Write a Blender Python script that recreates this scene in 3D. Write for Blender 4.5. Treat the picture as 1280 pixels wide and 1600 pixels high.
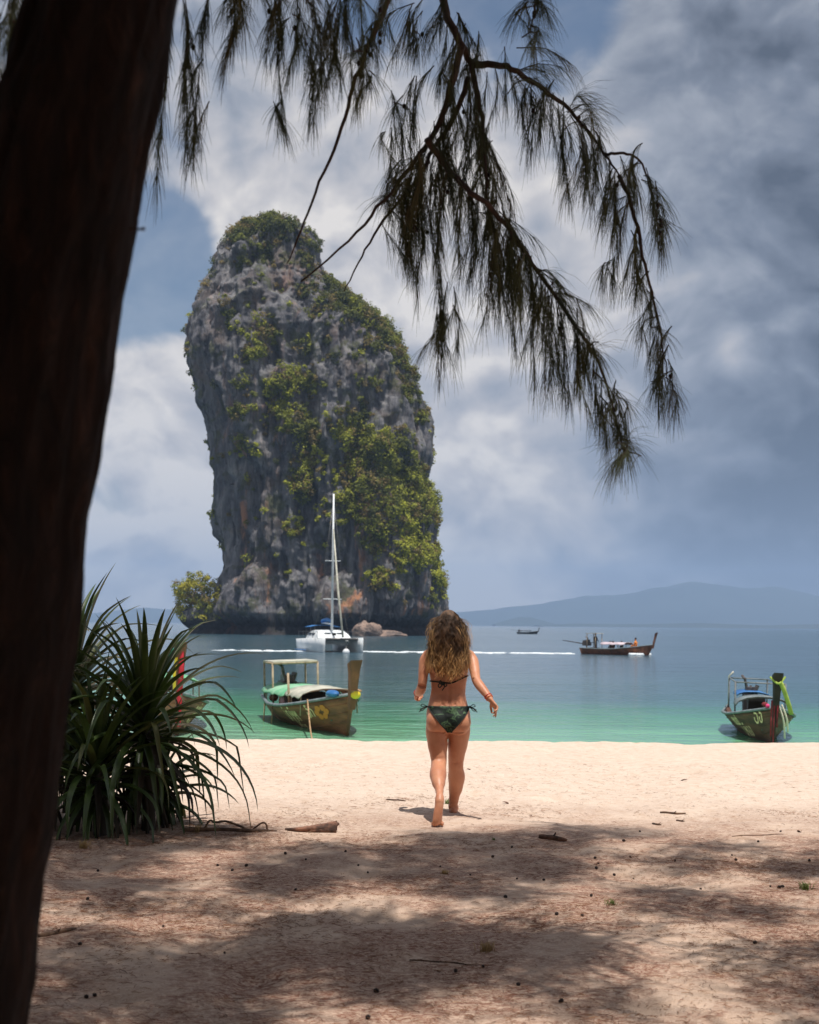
import bpy, bmesh, math, random
import numpy as np
from mathutils import Vector, Matrix, Euler
from mathutils.bvhtree import BVHTree

# ------------------------------------------------------------------ camera, sky, sun, exposure
for o in list(bpy.data.objects):
    bpy.data.objects.remove(o)
scene = bpy.context.scene
COL = scene.collection
R = math.radians
FPX = 2133.0                     # focal length in units of a 1280 px wide frame
CAM_Z = 1.44
CAM_ROT = Matrix.Rotation(R(90 + 4.717), 3, 'X') @ Matrix.Rotation(R(0.5), 3, 'Z')
cam = bpy.data.cameras.new('camera')
cam.sensor_fit = 'HORIZONTAL'; cam.sensor_width = 24.0; cam.lens = FPX / 1280 * 24.0
cam.clip_start = 0.05; cam.clip_end = 60000
cam.dof.use_dof = True; cam.dof.focus_distance = 10.4; cam.dof.aperture_fstop = 4.0
camo = bpy.data.objects.new('camera', cam); COL.objects.link(camo)
camo.location = (0, 0, CAM_Z); camo.rotation_euler = CAM_ROT.to_euler()
scene.camera = camo

SUN = Vector((0.12, -0.27, 0.955)).normalized()
SUN_EL = math.asin(SUN.z); SUN_AZ = math.atan2(SUN.x, SUN.y)
world = bpy.data.worlds.new('World'); scene.world = world; world.use_nodes = True
scene.view_settings.view_transform = 'Standard'; scene.view_settings.look = 'None'
scene.view_settings.gamma = 1.0; scene.view_settings.use_curve_mapping = False
scene.view_settings.exposure = 0.09
scene.cycles.use_denoising = True
scene.cycles.max_bounces = 6; scene.cycles.diffuse_bounces = 3; scene.cycles.glossy_bounces = 3
scene.cycles.transmission_bounces = 3; scene.cycles.volume_bounces = 0; scene.cycles.transparent_max_bounces = 6
scene.cycles.caustics_reflective = False; scene.cycles.caustics_refractive = False
scene.cycles.sample_clamp_indirect = 6.0

def ray_dir(px, py):
    return CAM_ROT @ Vector(((px - 640) / FPX, -(py - 800) / FPX, -1.0))
def at(px, py, Y):
    d = ray_dir(px, py)
    return Vector((0, 0, CAM_Z)) + d * (Y / d.y)
def on_level(px, py, z):
    d = ray_dir(px, py)
    return Vector((0, 0, CAM_Z)) + d * ((z - CAM_Z) / d.z)

class NT:
    """small node-tree helper"""
    def __init__(s, tree):
        s.t = tree; s.n = tree.nodes; s.l = tree.links; s.n.clear()
    def node(s, kind, _in=None, **kw):
        nd = s.n.new(kind)
        for k, v in kw.items(): setattr(nd, k, v)
        for k, v in (_in or {}).items(): s.put(nd.inputs[k], v)
        return nd
    def put(s, sock, v):
        if isinstance(v, bpy.types.NodeSocket): s.l.new(v, sock)
        elif isinstance(v, bpy.types.Node): s.l.new(v.outputs[0], sock)
        else:
            if isinstance(v, (tuple, list)) and len(v) == 3 and sock.type == 'RGBA': v = (*v, 1)
            sock.default_value = v
    def math(s, op, a, b=0.0, c=0.0, clamp=False):
        nd = s.n.new('ShaderNodeMath'); nd.operation = op; nd.use_clamp = clamp
        for i, v in enumerate((a, b, c)): s.put(nd.inputs[i], v)
        return nd.outputs[0]
    def vmath(s, op, a, b=(0, 0, 0), scale=None):
        nd = s.n.new('ShaderNodeVectorMath'); nd.operation = op
        s.put(nd.inputs[0], a); s.put(nd.inputs[1], b)
        if scale is not None: s.put(nd.inputs['Scale'], scale)
        return nd.outputs['Value'] if op in ('DISTANCE', 'LENGTH', 'DOT_PRODUCT') else nd.outputs[0]
    def noise(s, vec, scale, detail=4, rough=0.55, dist=0.0, out='Fac'):
        nd = s.n.new('ShaderNodeTexNoise')
        if vec is not None: s.put(nd.inputs['Vector'], vec)
        for k, v in (('Scale', scale), ('Detail', detail), ('Roughness', rough), ('Distortion', dist)): s.put(nd.inputs[k], v)
        return nd.outputs[out]
    def ramp(s, fac, stops, interp='LINEAR'):
        nd = s.n.new('ShaderNodeValToRGB'); cr = nd.color_ramp; cr.interpolation = interp
        while len(cr.elements) < len(stops): cr.elements.new(0.5)
        for e, (p, c) in zip(cr.elements, stops):
            e.position = p; e.color = (*c, 1) if not isinstance(c, (int, float)) else (c, c, c, 1)
        s.put(nd.inputs[0], fac); return nd.outputs[0]
    def remap(s, v, a, b, c=0.0, d=1.0, smooth=True):
        nd = s.n.new('ShaderNodeMapRange'); nd.interpolation_type = 'SMOOTHSTEP' if smooth else 'LINEAR'
        for i, x in enumerate((v, a, b, c, d)): s.put(nd.inputs[i], x)
        return nd.outputs[0]
    def mix(s, f, a, b, mode='MIX'):
        nd = s.n.new('ShaderNodeMix'); nd.data_type = 'RGBA'; nd.blend_type = mode; nd.clamp_result = False
        s.put(nd.inputs[0], f); s.put(nd.inputs[6], a); s.put(nd.inputs[7], b)
        return nd.outputs[2]

def srgb(r, g, b):
    f = lambda v: (v / 255 / 12.92) if v <= 10 else ((v / 255 + 0.055) / 1.055) ** 2.4
    return (f(r), f(g), f(b))

# ---- world: physical blue sky behind a broken deck of tropical cloud
W = NT(world.node_tree)
SKY_STRENGTH = 0.1
sky = W.node('ShaderNodeTexSky', sky_type='NISHITA', sun_disc=False, sun_elevation=SUN_EL, sun_rotation=SUN_AZ,
             air_density=1.0, dust_density=1.6, ozone_density=1.2)
dirv = W.vmath('NORMALIZE', W.node('ShaderNodeTexCoord').outputs['Generated'])
q = W.vmath('MULTIPLY', dirv, (1.0, 1.0, 1.3))
warp = W.vmath('SCALE', W.vmath('SUBTRACT', W.noise(q, 5.0, 3, 0.5, out='Color'), (0.5, 0.5, 0.5)), scale=0.10)
q1 = W.vmath('ADD', W.vmath('ADD', q, warp), (3.17, 1.4, 0.62))
def cloud_density(v, det):
    fb = W.noise(v, 6.0, det, 0.55)
    vo = W.node('ShaderNodeTexVoronoi', {'Vector': v, 'Scale': 10.5, 'Detail': 3.0, 'Roughness': 0.55}, feature='F1', normalize=True)
    return W.math('ADD', W.math('MULTIPLY', fb, 0.62), W.math('MULTIPLY_ADD', vo.outputs['Distance'], -0.50, 0.36))
n1 = cloud_density(q1, 9)
n2 = cloud_density(W.vmath('ADD', q1, (0.006, -0.010, 0.024)), 9)
nlow = W.noise(W.vmath('ADD', q, (7.7, 2.2, 5.1)), 3.2, 4, 0.5)
def blob(px, py, rad, amp, inner=0.15):
    d0 = tuple(ray_dir(px, py).normalized())
    return W.math('MULTIPLY', W.remap(W.vmath('DISTANCE', dirv, d0), rad / FPX * inner, rad / FPX, 1.0, 0.0), amp)
def total(lst):
    acc = lst[0]
    for v in lst[1:]: acc = W.math('ADD', acc, v)
    return acc
cover = total([n1, blob(880, 20, 190, -0.30), blob(232, 425, 165, -0.34, 0.35), blob(760, -40, 150, -0.20), blob(600, 60, 160, -0.12),
               blob(1130, 180, 430, 0.22), blob(560, 260, 330, 0.16), blob(250, 640, 170, 0.13), blob(1000, 620, 480, 0.12), blob(1130, 590, 330, 0.24), blob(640, 720, 420, 0.12)])
mask = W.remap(cover, 0.37, 0.53)
relief = W.math('MULTIPLY', W.math('SUBTRACT', n1, n2), 2.5)
bright = total([W.math('MULTIPLY_ADD', nlow, 0.50, 0.35), relief, W.math('MULTIPLY', W.remap(W.node('ShaderNodeSeparateXYZ', {0: dirv}).outputs[2], 0.0, 0.40, 1.0, 0.0), 0.36),
                blob(1200, 200, 420, -0.34), blob(1380, 850, 640, -0.95, 0.05), blob(620, -60, 420, -0.10), blob(235, 585, 120, 0.18, 0.3), blob(1150, 550, 60, 0.30, 0.1),
                blob(720, 560, 70, 0.22), blob(870, 250, 330, 0.12), blob(480, 330, 300, 0.10)])
ccol = W.ramp(bright, [(0.02, srgb(82, 90, 104)), (0.30, srgb(124, 132, 147)), (0.55, srgb(162, 167, 178)), (0.78, srgb(206, 203, 204)), (0.95, srgb(240, 234, 228))])
cloud = W.vmath('SCALE', ccol, scale=0.92 / SKY_STRENGTH)
skyc = W.mix(1.0, sky.outputs[0], (0.50, 0.63, 0.71, 1), 'MULTIPLY')
low = W.remap(W.node('ShaderNodeSeparateXYZ', {0: dirv}).outputs[2], 0.0, 0.16, 1.0, 0.0)
cfac = W.math('MAXIMUM', W.math('MULTIPLY_ADD', mask, 0.80, 0.20), W.math('MULTIPLY', low, 0.85))
bg = W.node('ShaderNodeBackground', {'Color': W.mix(cfac, skyc, cloud), 'Strength': SKY_STRENGTH})
wo = W.node('ShaderNodeOutputWorld', {0: bg})

sl = bpy.data.lights.new('sun', 'SUN'); sl.energy = 5.0; sl.angle = R(0.55); sl.color = (1.0, 0.955, 0.89)
sun = bpy.data.objects.new('sun', sl); COL.objects.link(sun)
sun.rotation_euler = SUN.to_track_quat('Z', 'Y').to_euler(); sun.location = (0, 0, 40)

# ------------------------------------------------------------------ helpers
rng = random.Random(11)
nrg = np.random.RandomState(5)
_perm = nrg.permutation(256); _perm = np.concatenate([_perm, _perm, _perm])
_val = nrg.rand(256) * 2 - 1
def vnoise(x, y, z):
    xi = np.floor(x).astype(int); yi = np.floor(y).astype(int); zi = np.floor(z).astype(int)
    xf = x - xi; yf = y - yi; zf = z - zi
    u = xf * xf * (3 - 2 * xf); v = yf * yf * (3 - 2 * yf); w = zf * zf * (3 - 2 * zf)
    xi &= 255; yi &= 255; zi &= 255
    def h(a, b, c): return _val[_perm[_perm[_perm[a & 255] + (b & 255)] + (c & 255)]]
    def lerp(a, b, t): return a + (b - a) * t
    return lerp(lerp(lerp(h(xi, yi, zi), h(xi + 1, yi, zi), u), lerp(h(xi, yi + 1, zi), h(xi + 1, yi + 1, zi), u), v),
                lerp(lerp(h(xi, yi, zi + 1), h(xi + 1, yi, zi + 1), u), lerp(h(xi, yi + 1, zi + 1), h(xi + 1, yi + 1, zi + 1), u), v), w)
def fbm(x, y, z, octv=4, gain=0.5, ridged=False):
    x = np.asarray(x, float); y = np.asarray(y, float) + x * 0; z = np.asarray(z, float) + x * 0
    s = 0; a = 1.0; t = 0; f = 1.0
    for k in range(octv):
        n = vnoise(x * f + 17.3 * k, y * f + 5.1 * k, z * f + 9.7 * k)
        if ridged: n = 1 - 2 * np.abs(n)
        s = s + a * n; t += a; a *= gain; f *= 2.03
    return s / t

def tag(o, label=None, cat=None, group=None, kind=None):
    if label: o['label'] = label
    if cat: o['category'] = cat
    if group: o['group'] = group
    if kind: o['kind'] = kind
    return o
def empty(name, loc=(0, 0, 0), rz=0.0, parent=None):
    o = bpy.data.objects.new(name, None); COL.objects.link(o)
    o.location = loc; o.rotation_euler = (0, 0, rz); o.empty_display_size = 0.2
    if parent: o.parent = parent
    return o
def mesh_obj(name, verts, faces, mat, parent=None, smooth=True, colors=None, kind=None, offset=None):
    me = bpy.data.meshes.new(name)
    if offset is not None:
        off = np.array(offset); verts = [tuple(np.array(v) - off) for v in verts] if not isinstance(verts, np.ndarray) else verts - off
    vl = verts.tolist() if isinstance(verts, np.ndarray) else [tuple(v) for v in verts]
    fl = faces.tolist() if isinstance(faces, np.ndarray) else faces
    me.from_pydata(vl, [], fl); me.update()
    if smooth: me.polygons.foreach_set('use_smooth', [True] * len(me.polygons))
    if colors is not None:
        at_ = me.color_attributes.new('Col', 'FLOAT_COLOR', 'POINT')
        c = np.ones((len(vl), 4)); c[:, :3] = np.asarray(colors)
        at_.data.foreach_set('color', c.ravel())
    if mat: me.materials.append(mat)
    o = bpy.data.objects.new(name, me); COL.objects.link(o)
    if parent: o.parent = parent
    if kind: o['kind'] = kind
    return o

class MB:
    """collects simple shapes for one mesh"""
    def __init__(s): s.v = []; s.f = []
    def add(s, v, f):
        b = len(s.v); s.v += [tuple(x) for x in v]; s.f += [tuple(i + b for i in q) for q in f]; return s
    def box(s, c, d, rot=None):
        x, y, z = (k / 2 for k in d); c = Vector(c)
        pts = [Vector((sx * x, sy * y, sz * z)) for sz in (-1, 1) for sx, sy in ((-1, -1), (1, -1), (1, 1), (-1, 1))]
        if rot is not None: pts = [rot @ p for p in pts]
        return s.add([c + p for p in pts], [(3, 2, 1, 0), (4, 5, 6, 7), (0, 1, 5, 4), (1, 2, 6, 5), (2, 3, 7, 6), (3, 0, 4, 7)])
    def tube(s, pts, rad, n=6, cap=True):
        pts = [Vector(p) for p in pts]; m = len(pts)
        if not isinstance(rad, (list, tuple)): rad = [rad] * m
        rings = []; up = None
        for i, p in enumerate(pts):
            t = (pts[min(i + 1, m - 1)] - pts[max(i - 1, 0)])
            if t.length < 1e-9: t = Vector((0, 0, 1))
            t.normalize()
            if up is None:
                up = t.orthogonal().normalized()
            up = (up - t * up.dot(t))
            up = up.normalized() if up.length > 1e-6 else t.orthogonal().normalized()
            w = t.cross(up)
            r = rad[i]; rx, ry = r if isinstance(r, (list, tuple)) else (r, r)
            rings.append([p + up * (math.cos(a) * rx) + w * (math.sin(a) * ry) for a in (2 * math.pi * k / n for k in range(n))])
        v = [q for r_ in rings for q in r_]
        f = [(i * n + k, i * n + (k + 1) % n, (i + 1) * n + (k + 1) % n, (i + 1) * n + k) for i in range(m - 1) for k in range(n)]
        if cap: f += [tuple(range(n - 1, -1, -1)), tuple(range((m - 1) * n, m * n))]
        return s.add(v, f)
    def rings(s, rings, cap=True):
        n = len(rings[0]); m = len(rings)
        f = [(i * n + k, i * n + (k + 1) % n, (i + 1) * n + (k + 1) % n, (i + 1) * n + k) for i in range(m - 1) for k in range(n)]
        if cap: f += [tuple(range(n - 1, -1, -1)), tuple(range((m - 1) * n, m * n))]
        return s.add([p for r_ in rings for p in r_], f)
    def ball(s, c, r, nu=12, nv=8, rot=None):
        r = r if isinstance(r, (list, tuple)) else (r, r, r); c = Vector(c); rg = []
        v = []; f = []
        for j in range(nv + 1):
            th = math.pi * j / nv
            for i in range(nu):
                ph = 2 * math.pi * i / nu
                p = Vector((math.sin(th) * math.cos(ph) * r[0], math.sin(th) * math.sin(ph) * r[1], math.cos(th) * r[2]))
                v.append(c + (rot @ p if rot is not None else p))
        for j in range(nv):
            for i in range(nu):
                f.append((j * nu + i, (j + 1) * nu + i, (j + 1) * nu + (i + 1) % nu, j * nu + (i + 1) % nu))
        return s.add(v, f)
    def build(s, name, mat, parent=None, smooth=True, offset=None, kind=None):
        return mesh_obj(name, s.v, s.f, mat, parent, smooth, None, kind, offset)

def smooth_path(pts, n=8):
    """Catmull-Rom through the points"""
    P = [Vector(p) for p in pts]; out = []
    for i in range(len(P) - 1):
        a = P[max(i - 1, 0)]; b = P[i]; c = P[i + 1]; d = P[min(i + 2, len(P) - 1)]
        for k in range(n):
            t = k / n
            out.append(0.5 * ((2 * b) + (c - a) * t + (2 * a - 5 * b + 4 * c - d) * t * t + (3 * b - a - 3 * c + d) * t ** 3))
    out.append(P[-1]); return out

def mat(name, col, rough=0.6, col2=None, nscale=4.0, ndetail=5, nvec=None, bump=None, metal=0.0, spec=0.5, attr=False,
        lo=0.35, hi=0.65, transl=0.0, sheen=0.0):
    m = bpy.data.materials.new(name); m.use_nodes = True; t = NT(m.node_tree)
    tc = t.node('ShaderNodeTexCoord').outputs['Object']
    vec = t.vmath('MULTIPLY', tc, nvec) if nvec else tc
    c = t.node('ShaderNodeAttribute', attribute_name='Col').outputs[0] if attr else (*col, 1)
    if col2 is not None:
        f = t.remap(t.noise(vec, nscale, ndetail, 0.6), lo, hi)
        c = t.mix(f, c, (*col2, 1)) if not attr else t.mix(f, c, t.mix(1.0, c, (*col2, 1), 'MULTIPLY'))
    b = t.node('ShaderNodeBsdfPrincipled', {'Base Color': c, 'Roughness': rough, 'Metallic': metal, 'Specular IOR Level': spec})
    if bump:
        bn = t.node('ShaderNodeBump', {'Strength': bump[1], 'Distance': bump[2], 'Height': t.noise(vec, bump[0], 6, 0.6)})
        t.put(b.inputs['Normal'], bn)
    out = b.outputs[0]
    if transl > 0:
        tr = t.node('ShaderNodeBsdfTranslucent', {'Color': c})
        out = t.node('ShaderNodeMixShader', {0: transl, 1: b, 2: tr}).outputs[0]
    t.node('ShaderNodeOutputMaterial', {0: out}); return m
# ------------------------------------------------------------------ ground, sea, far land
WATER = -1.3
def ground_z(x, y, fine=True):
    x = np.asarray(x, float); y = np.asarray(y, float)
    z = np.where(y < 11, 0.0, 0.0)
    z = z - 0.2 * np.clip((y - 11) / 8.5, 0, 1) ** 1.6
    crest = 19.5 + 0.35 * fbm(x * 0.25, 3.0, 0.0, 3)
    z = z - 0.14 * np.clip(y - crest, 0, 14) - 0.012 * np.clip(y - 33, 0, 250)
    if fine:
        near = np.clip((24 - y) / 4, 0, 1) * np.clip((y + 8) / 4, 0, 1)
        z = z + near * (0.035 * fbm(x * 0.55, y * 0.55, 1.0, 3) + 0.022 * fbm(x * 2.2, y * 2.2, 4.0, 3) + 0.010 * fbm(x * 6.5, y * 6.5, 8.0, 3))
        # trodden hollows: footprints blurred together in loose sand
        f = fbm(x * 3.4 + 40, y * 2.6, 2.0, 2)
        z = z - near * 0.055 * np.clip(f - 0.20, 0, 1)
    return z
def gz(x, y): return float(ground_z(np.array([x]), np.array([y]))[0])
def ground_at(px, py):
    p = on_level(px, py, 0.0)
    for _ in range(6): p = on_level(px, py, gz(p.x, p.y))
    return p

def axis(lo, hi, step, grow, far_lo, far_hi):
    a = list(np.arange(lo, hi + 1e-6, step)); s = step
    while a[-1] < far_hi: s *= grow; a.append(min(a[-1] + s, far_hi))
    s = step
    while a[0] > far_lo: s *= grow; a.insert(0, max(a[0] - s, far_lo))
    return np.array(a)
xs = axis(-5.5, 7.0, 0.04, 1.35, -8500, 8500)
ys = axis(4.2, 21.0, 0.045, 1.30, -60, 9800)
X, Y = np.meshgrid(xs, ys); Z = ground_z(X, Y)
nx, ny = len(xs), len(ys)
gi = np.arange(nx * ny).reshape(ny, nx)
gf = np.stack([gi[:-1, :-1], gi[:-1, 1:], gi[1:, 1:], gi[1:, :-1]], -1).reshape(-1, 4)

m_sand = bpy.data.materials.new('pale_coral_sand'); m_sand.use_nodes = True; t = NT(m_sand.node_tree)
pos = t.node('ShaderNodeNewGeometry').outputs['Position']
py_ = t.node('ShaderNodeSeparateXYZ', {0: pos}).outputs[1]
grain = t.noise(pos, 160, 3, 0.7); mid = t.noise(pos, 9, 5, 0.6); big = t.noise(pos, 0.9, 4, 0.55)
base = t.mix(t.remap(grain, 0.3, 0.7), srgb(206, 184, 166) + (1,), srgb(234, 216, 200) + (1,))
base = t.mix(t.math('MULTIPLY', t.remap(mid, 0.42, 0.72), 0.45), base, srgb(190, 160, 134) + (1,))
# fallen-needle litter lies thick under the trees, thin on the open beach
lit_amt = t.remap(py_, 8.6, 12.0, 1.0, 0.08)
thread = t.noise(t.vmath('MULTIPLY', pos, (1, 2.2, 1)), 26, 5, 0.72, 1.4)
patch = t.math('MULTIPLY', t.remap(t.noise(pos, 1.2, 6, 0.66), 0.36, 0.56), t.remap(thread, 0.38, 0.60))
patch = t.math('MULTIPLY', patch, lit_amt)
base = t.mix(t.math('MULTIPLY', lit_amt, 0.55), base, srgb(188, 154, 130) + (1,))
base = t.mix(t.math('MULTIPLY', patch, 0.95), base, srgb(118, 70, 52) + (1,))
speck = t.math('MULTIPLY', t.remap(t.noise(pos, 48, 2, 0.5), 0.69, 0.73), 0.7)
base = t.mix(speck, base, srgb(96, 66, 48) + (1,))
hgt = t.math('ADD', t.math('MULTIPLY', grain, 0.25), t.math('ADD', mid, t.math('MULTIPLY', t.noise(pos, 38, 4, 0.65), 0.6)))
bn = t.node('ShaderNodeBump', {'Strength': 0.9, 'Distance': 0.03, 'Height': hgt})
pb = t.node('ShaderNodeBsdfPrincipled', {'Base Color': base, 'Roughness': 0.95, 'Specular IOR Level': 0.15, 'Normal': bn})
t.node('ShaderNodeOutputMaterial', {0: pb})
beach = tag(mesh_obj('beach', np.stack([X, Y, Z], -1).reshape(-1, 3), gf, m_sand), kind='structure')

# sea surface
m_sea = bpy.data.materials.new('clear_tropical_sea'); m_sea.use_nodes = True; t = NT(m_sea.node_tree)
pos = t.node('ShaderNodeNewGeometry').outputs['Position']
sp = t.node('ShaderNodeSeparateXYZ', {0: pos})
wob = t.math('MULTIPLY', t.math('SUBTRACT', t.noise(pos, 0.09, 4, 0.6), 0.5), 12)
wx = t.math('MULTIPLY', sp.outputs[0], -0.16)
dist_ = t.math('ADD', t.math('ADD', sp.outputs[1], wob), t.math('MINIMUM', t.math('MAXIMUM', t.math('MULTIPLY', t.math('ADD', sp.outputs[0], 2.0), 1.5), -34.0), 0.0))
deep = t.ramp(t.math('DIVIDE', dist_, 112.0), [(0.20, srgb(154, 186, 162)), (0.29, srgb(114, 172, 136)), (0.36, srgb(72, 138, 106)), (0.46, srgb(58, 96, 102)), (0.8, srgb(60, 86, 100))])
patchy = t.remap(t.noise(t.vmath('MULTIPLY', pos, (0.35, 1, 1)), 0.35, 4, 0.6), 0.4, 0.7)
deep = t.mix(t.math('MULTIPLY', patchy, 0.35), deep, t.mix(1.0, deep, (0.45, 0.62, 0.45, 1), 'MULTIPLY'))
w1 = t.noise(t.vmath('MULTIPLY', pos, (0.55, 1, 1)), 1.4, 4, 0.6, 0.4)
w2 = t.noise(t.vmath('MULTIPLY', pos, (0.4, 1, 1)), 0.28, 4, 0.55)
w3 = t.noise(t.vmath('MULTIPLY', pos, (0.5, 1, 1)), 0.03, 3, 0.5)
hgt = t.math('ADD', t.math('MULTIPLY', w1, 0.35), w2)
bn = t.node('ShaderNodeBump', {'Strength': t.remap(w3, 0.3, 0.7, 0.5, 0.95), 'Distance': 0.5, 'Height': hgt})
pb = t.node('ShaderNodeBsdfPrincipled', {'Base Color': deep, 'Roughness': 0.13, 'IOR': 1.33, 'Normal': bn})
t.node('ShaderNodeOutputMaterial', {0: pb})
sxs = axis(-60, 60, 20, 1.6, -8400, 8400); sys_ = axis(26.0, 200, 10, 1.5, 26.0, 9700)
SX, SY = np.meshgrid(sxs, sys_); si = np.arange(SX.size).reshape(SX.shape)
tag(mesh_obj('sea', np.stack([SX, SY, SX * 0 + WATER], -1).reshape(-1, 3),
    np.stack([si[:-1, :-1], si[:-1, 1:], si[1:, 1:], si[1:, :-1]], -1).reshape(-1, 4), m_sea), kind='structure')

# far coast and hills across the bay
m_hill = mat('distant_forest_hill', srgb(34, 50, 46), 0.95, srgb(48, 62, 56), 0.004, 5)
def ridge(name, prof, D, depth, foot_y, label=None):
    pts = [at(px, py, D) for px, py in prof]
    xs_ = np.linspace(pts[0].x, pts[-1].x, 140)
    zs = np.interp(xs_, [p.x for p in pts], [p.z for p in pts])
    zs = np.maximum(zs + 0.05 * (zs - WATER) * fbm(xs_ * 0.004, 0, 2, 4) * 3, WATER + 2)
    rows = []
    for fy, fz in ((-0.5, -0.02), (-0.38, 0.22), (-0.22, 0.55), (-0.08, 0.9), (0, 1), (0.2, 0.8), (0.5, -0.02)):
        rr = fbm(xs_ * 0.003 + fy * 9, fy * 4, 1, 3)
        rows.append(np.stack([xs_, D + depth * fy + rr * depth * 0.05, WATER + (zs - WATER) * fz - (2 if fz < 0 else 0)], -1))
    V = np.stack(rows); ii = np.arange(V.shape[0] * V.shape[1]).reshape(V.shape[:2])
    o = mesh_obj(name, V.reshape(-1, 3), np.stack([ii[:-1, :-1], ii[:-1, 1:], ii[1:, 1:], ii[1:, :-1]], -1).reshape(-1, 4), m_hill)
    return tag(o, kind='structure')
ridge('hills', [(560, 968), (640, 962), (700, 957), (740, 953), (850, 943), (960, 929), (1040, 918), (1100, 914), (1180, 918), (1260, 926), (1400, 942), (1500, 955)], 8200, 1500, 980)
ridge('low_coast', [(840, 977), (900, 974.5), (1000, 975.5), (1100, 974), (1200, 977), (1300, 975), (1420, 980)], 5200, 500, 982)
ridge('headland', [(772, 975), (790, 969), (812, 963), (830, 964), (850, 970), (868, 975)], 6000, 400, 980)
ridge('hills', [(-100, 956), (60, 958), (160, 956), (230, 950), (300, 954), (380, 962), (420, 968)], 8600, 1200, 972)
# ------------------------------------------------------------------ limestone island
RD = 350.0
m_rock = bpy.data.materials.new('weathered_limestone'); m_rock.use_nodes = True; t = NT(m_rock.node_tree)
tc = t.node('ShaderNodeTexCoord').outputs['Object']
vs = t.vmath('MULTIPLY', tc, (1, 1, 0.22))
streak = t.noise(vs, 0.30, 8, 0.68, 0.6); blot = t.noise(tc, 0.10, 6, 0.6); fine = t.noise(vs, 1.5, 6, 0.7)
c = t.ramp(streak, [(0.28, srgb(54, 54, 60)), (0.45, srgb(104, 103, 108)), (0.60, srgb(142, 140, 142)), (0.78, srgb(184, 178, 172))])
c = t.mix(t.math('MULTIPLY', t.remap(blot, 0.50, 0.66), 0.55), c, srgb(112, 94, 80) + (1,))
oz = t.node('ShaderNodeSeparateXYZ', {0: tc}).outputs[2]
rust = t.math('MULTIPLY', t.remap(t.noise(t.vmath('ADD', vs, (31, 7, 3)), 0.16, 6, 0.62), 0.56, 0.68), t.remap(oz, 70, 20, 0.25, 0.9))
c = t.mix(rust, c, srgb(196, 140, 104) + (1,))
moss = t.math('MULTIPLY', t.remap(t.noise(t.vmath('ADD', tc, (11, 3, 9)), 0.21, 7, 0.7), 0.52, 0.62), 0.7)
c = t.mix(moss, c, srgb(86, 90, 52) + (1,))
drip = t.remap(t.noise(t.vmath('MULTIPLY', tc, (1, 1, 0.05)), 0.55, 6, 0.7), 0.52, 0.66)
c = t.mix(t.math('MULTIPLY', drip, 0.72), c, srgb(46, 45, 48) + (1,))
foot_dark = t.remap(oz, 5.5, 2.5)  # rock colour gets darker toward the waterline
c = t.mix(t.math('MULTIPLY', foot_dark, 0.8), c, srgb(38, 34, 34) + (1,))
bn = t.node('ShaderNodeBump', {'Strength': 1.0, 'Distance': 2.2, 'Height': t.math('ADD', streak, t.math('MULTIPLY', fine, 0.5))})
t.node('ShaderNodeOutputMaterial', {0: t.node('ShaderNodeBsdfPrincipled', {'Base Color': c, 'Roughness': 0.92, 'Specular IOR Level': 0.2, 'Normal': bn})})
m_leaf_far = mat('island_shrub_leaves', (0.1, 0.14, 0.03), 0.7, attr=True, transl=0.30, spec=0.2)

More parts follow.
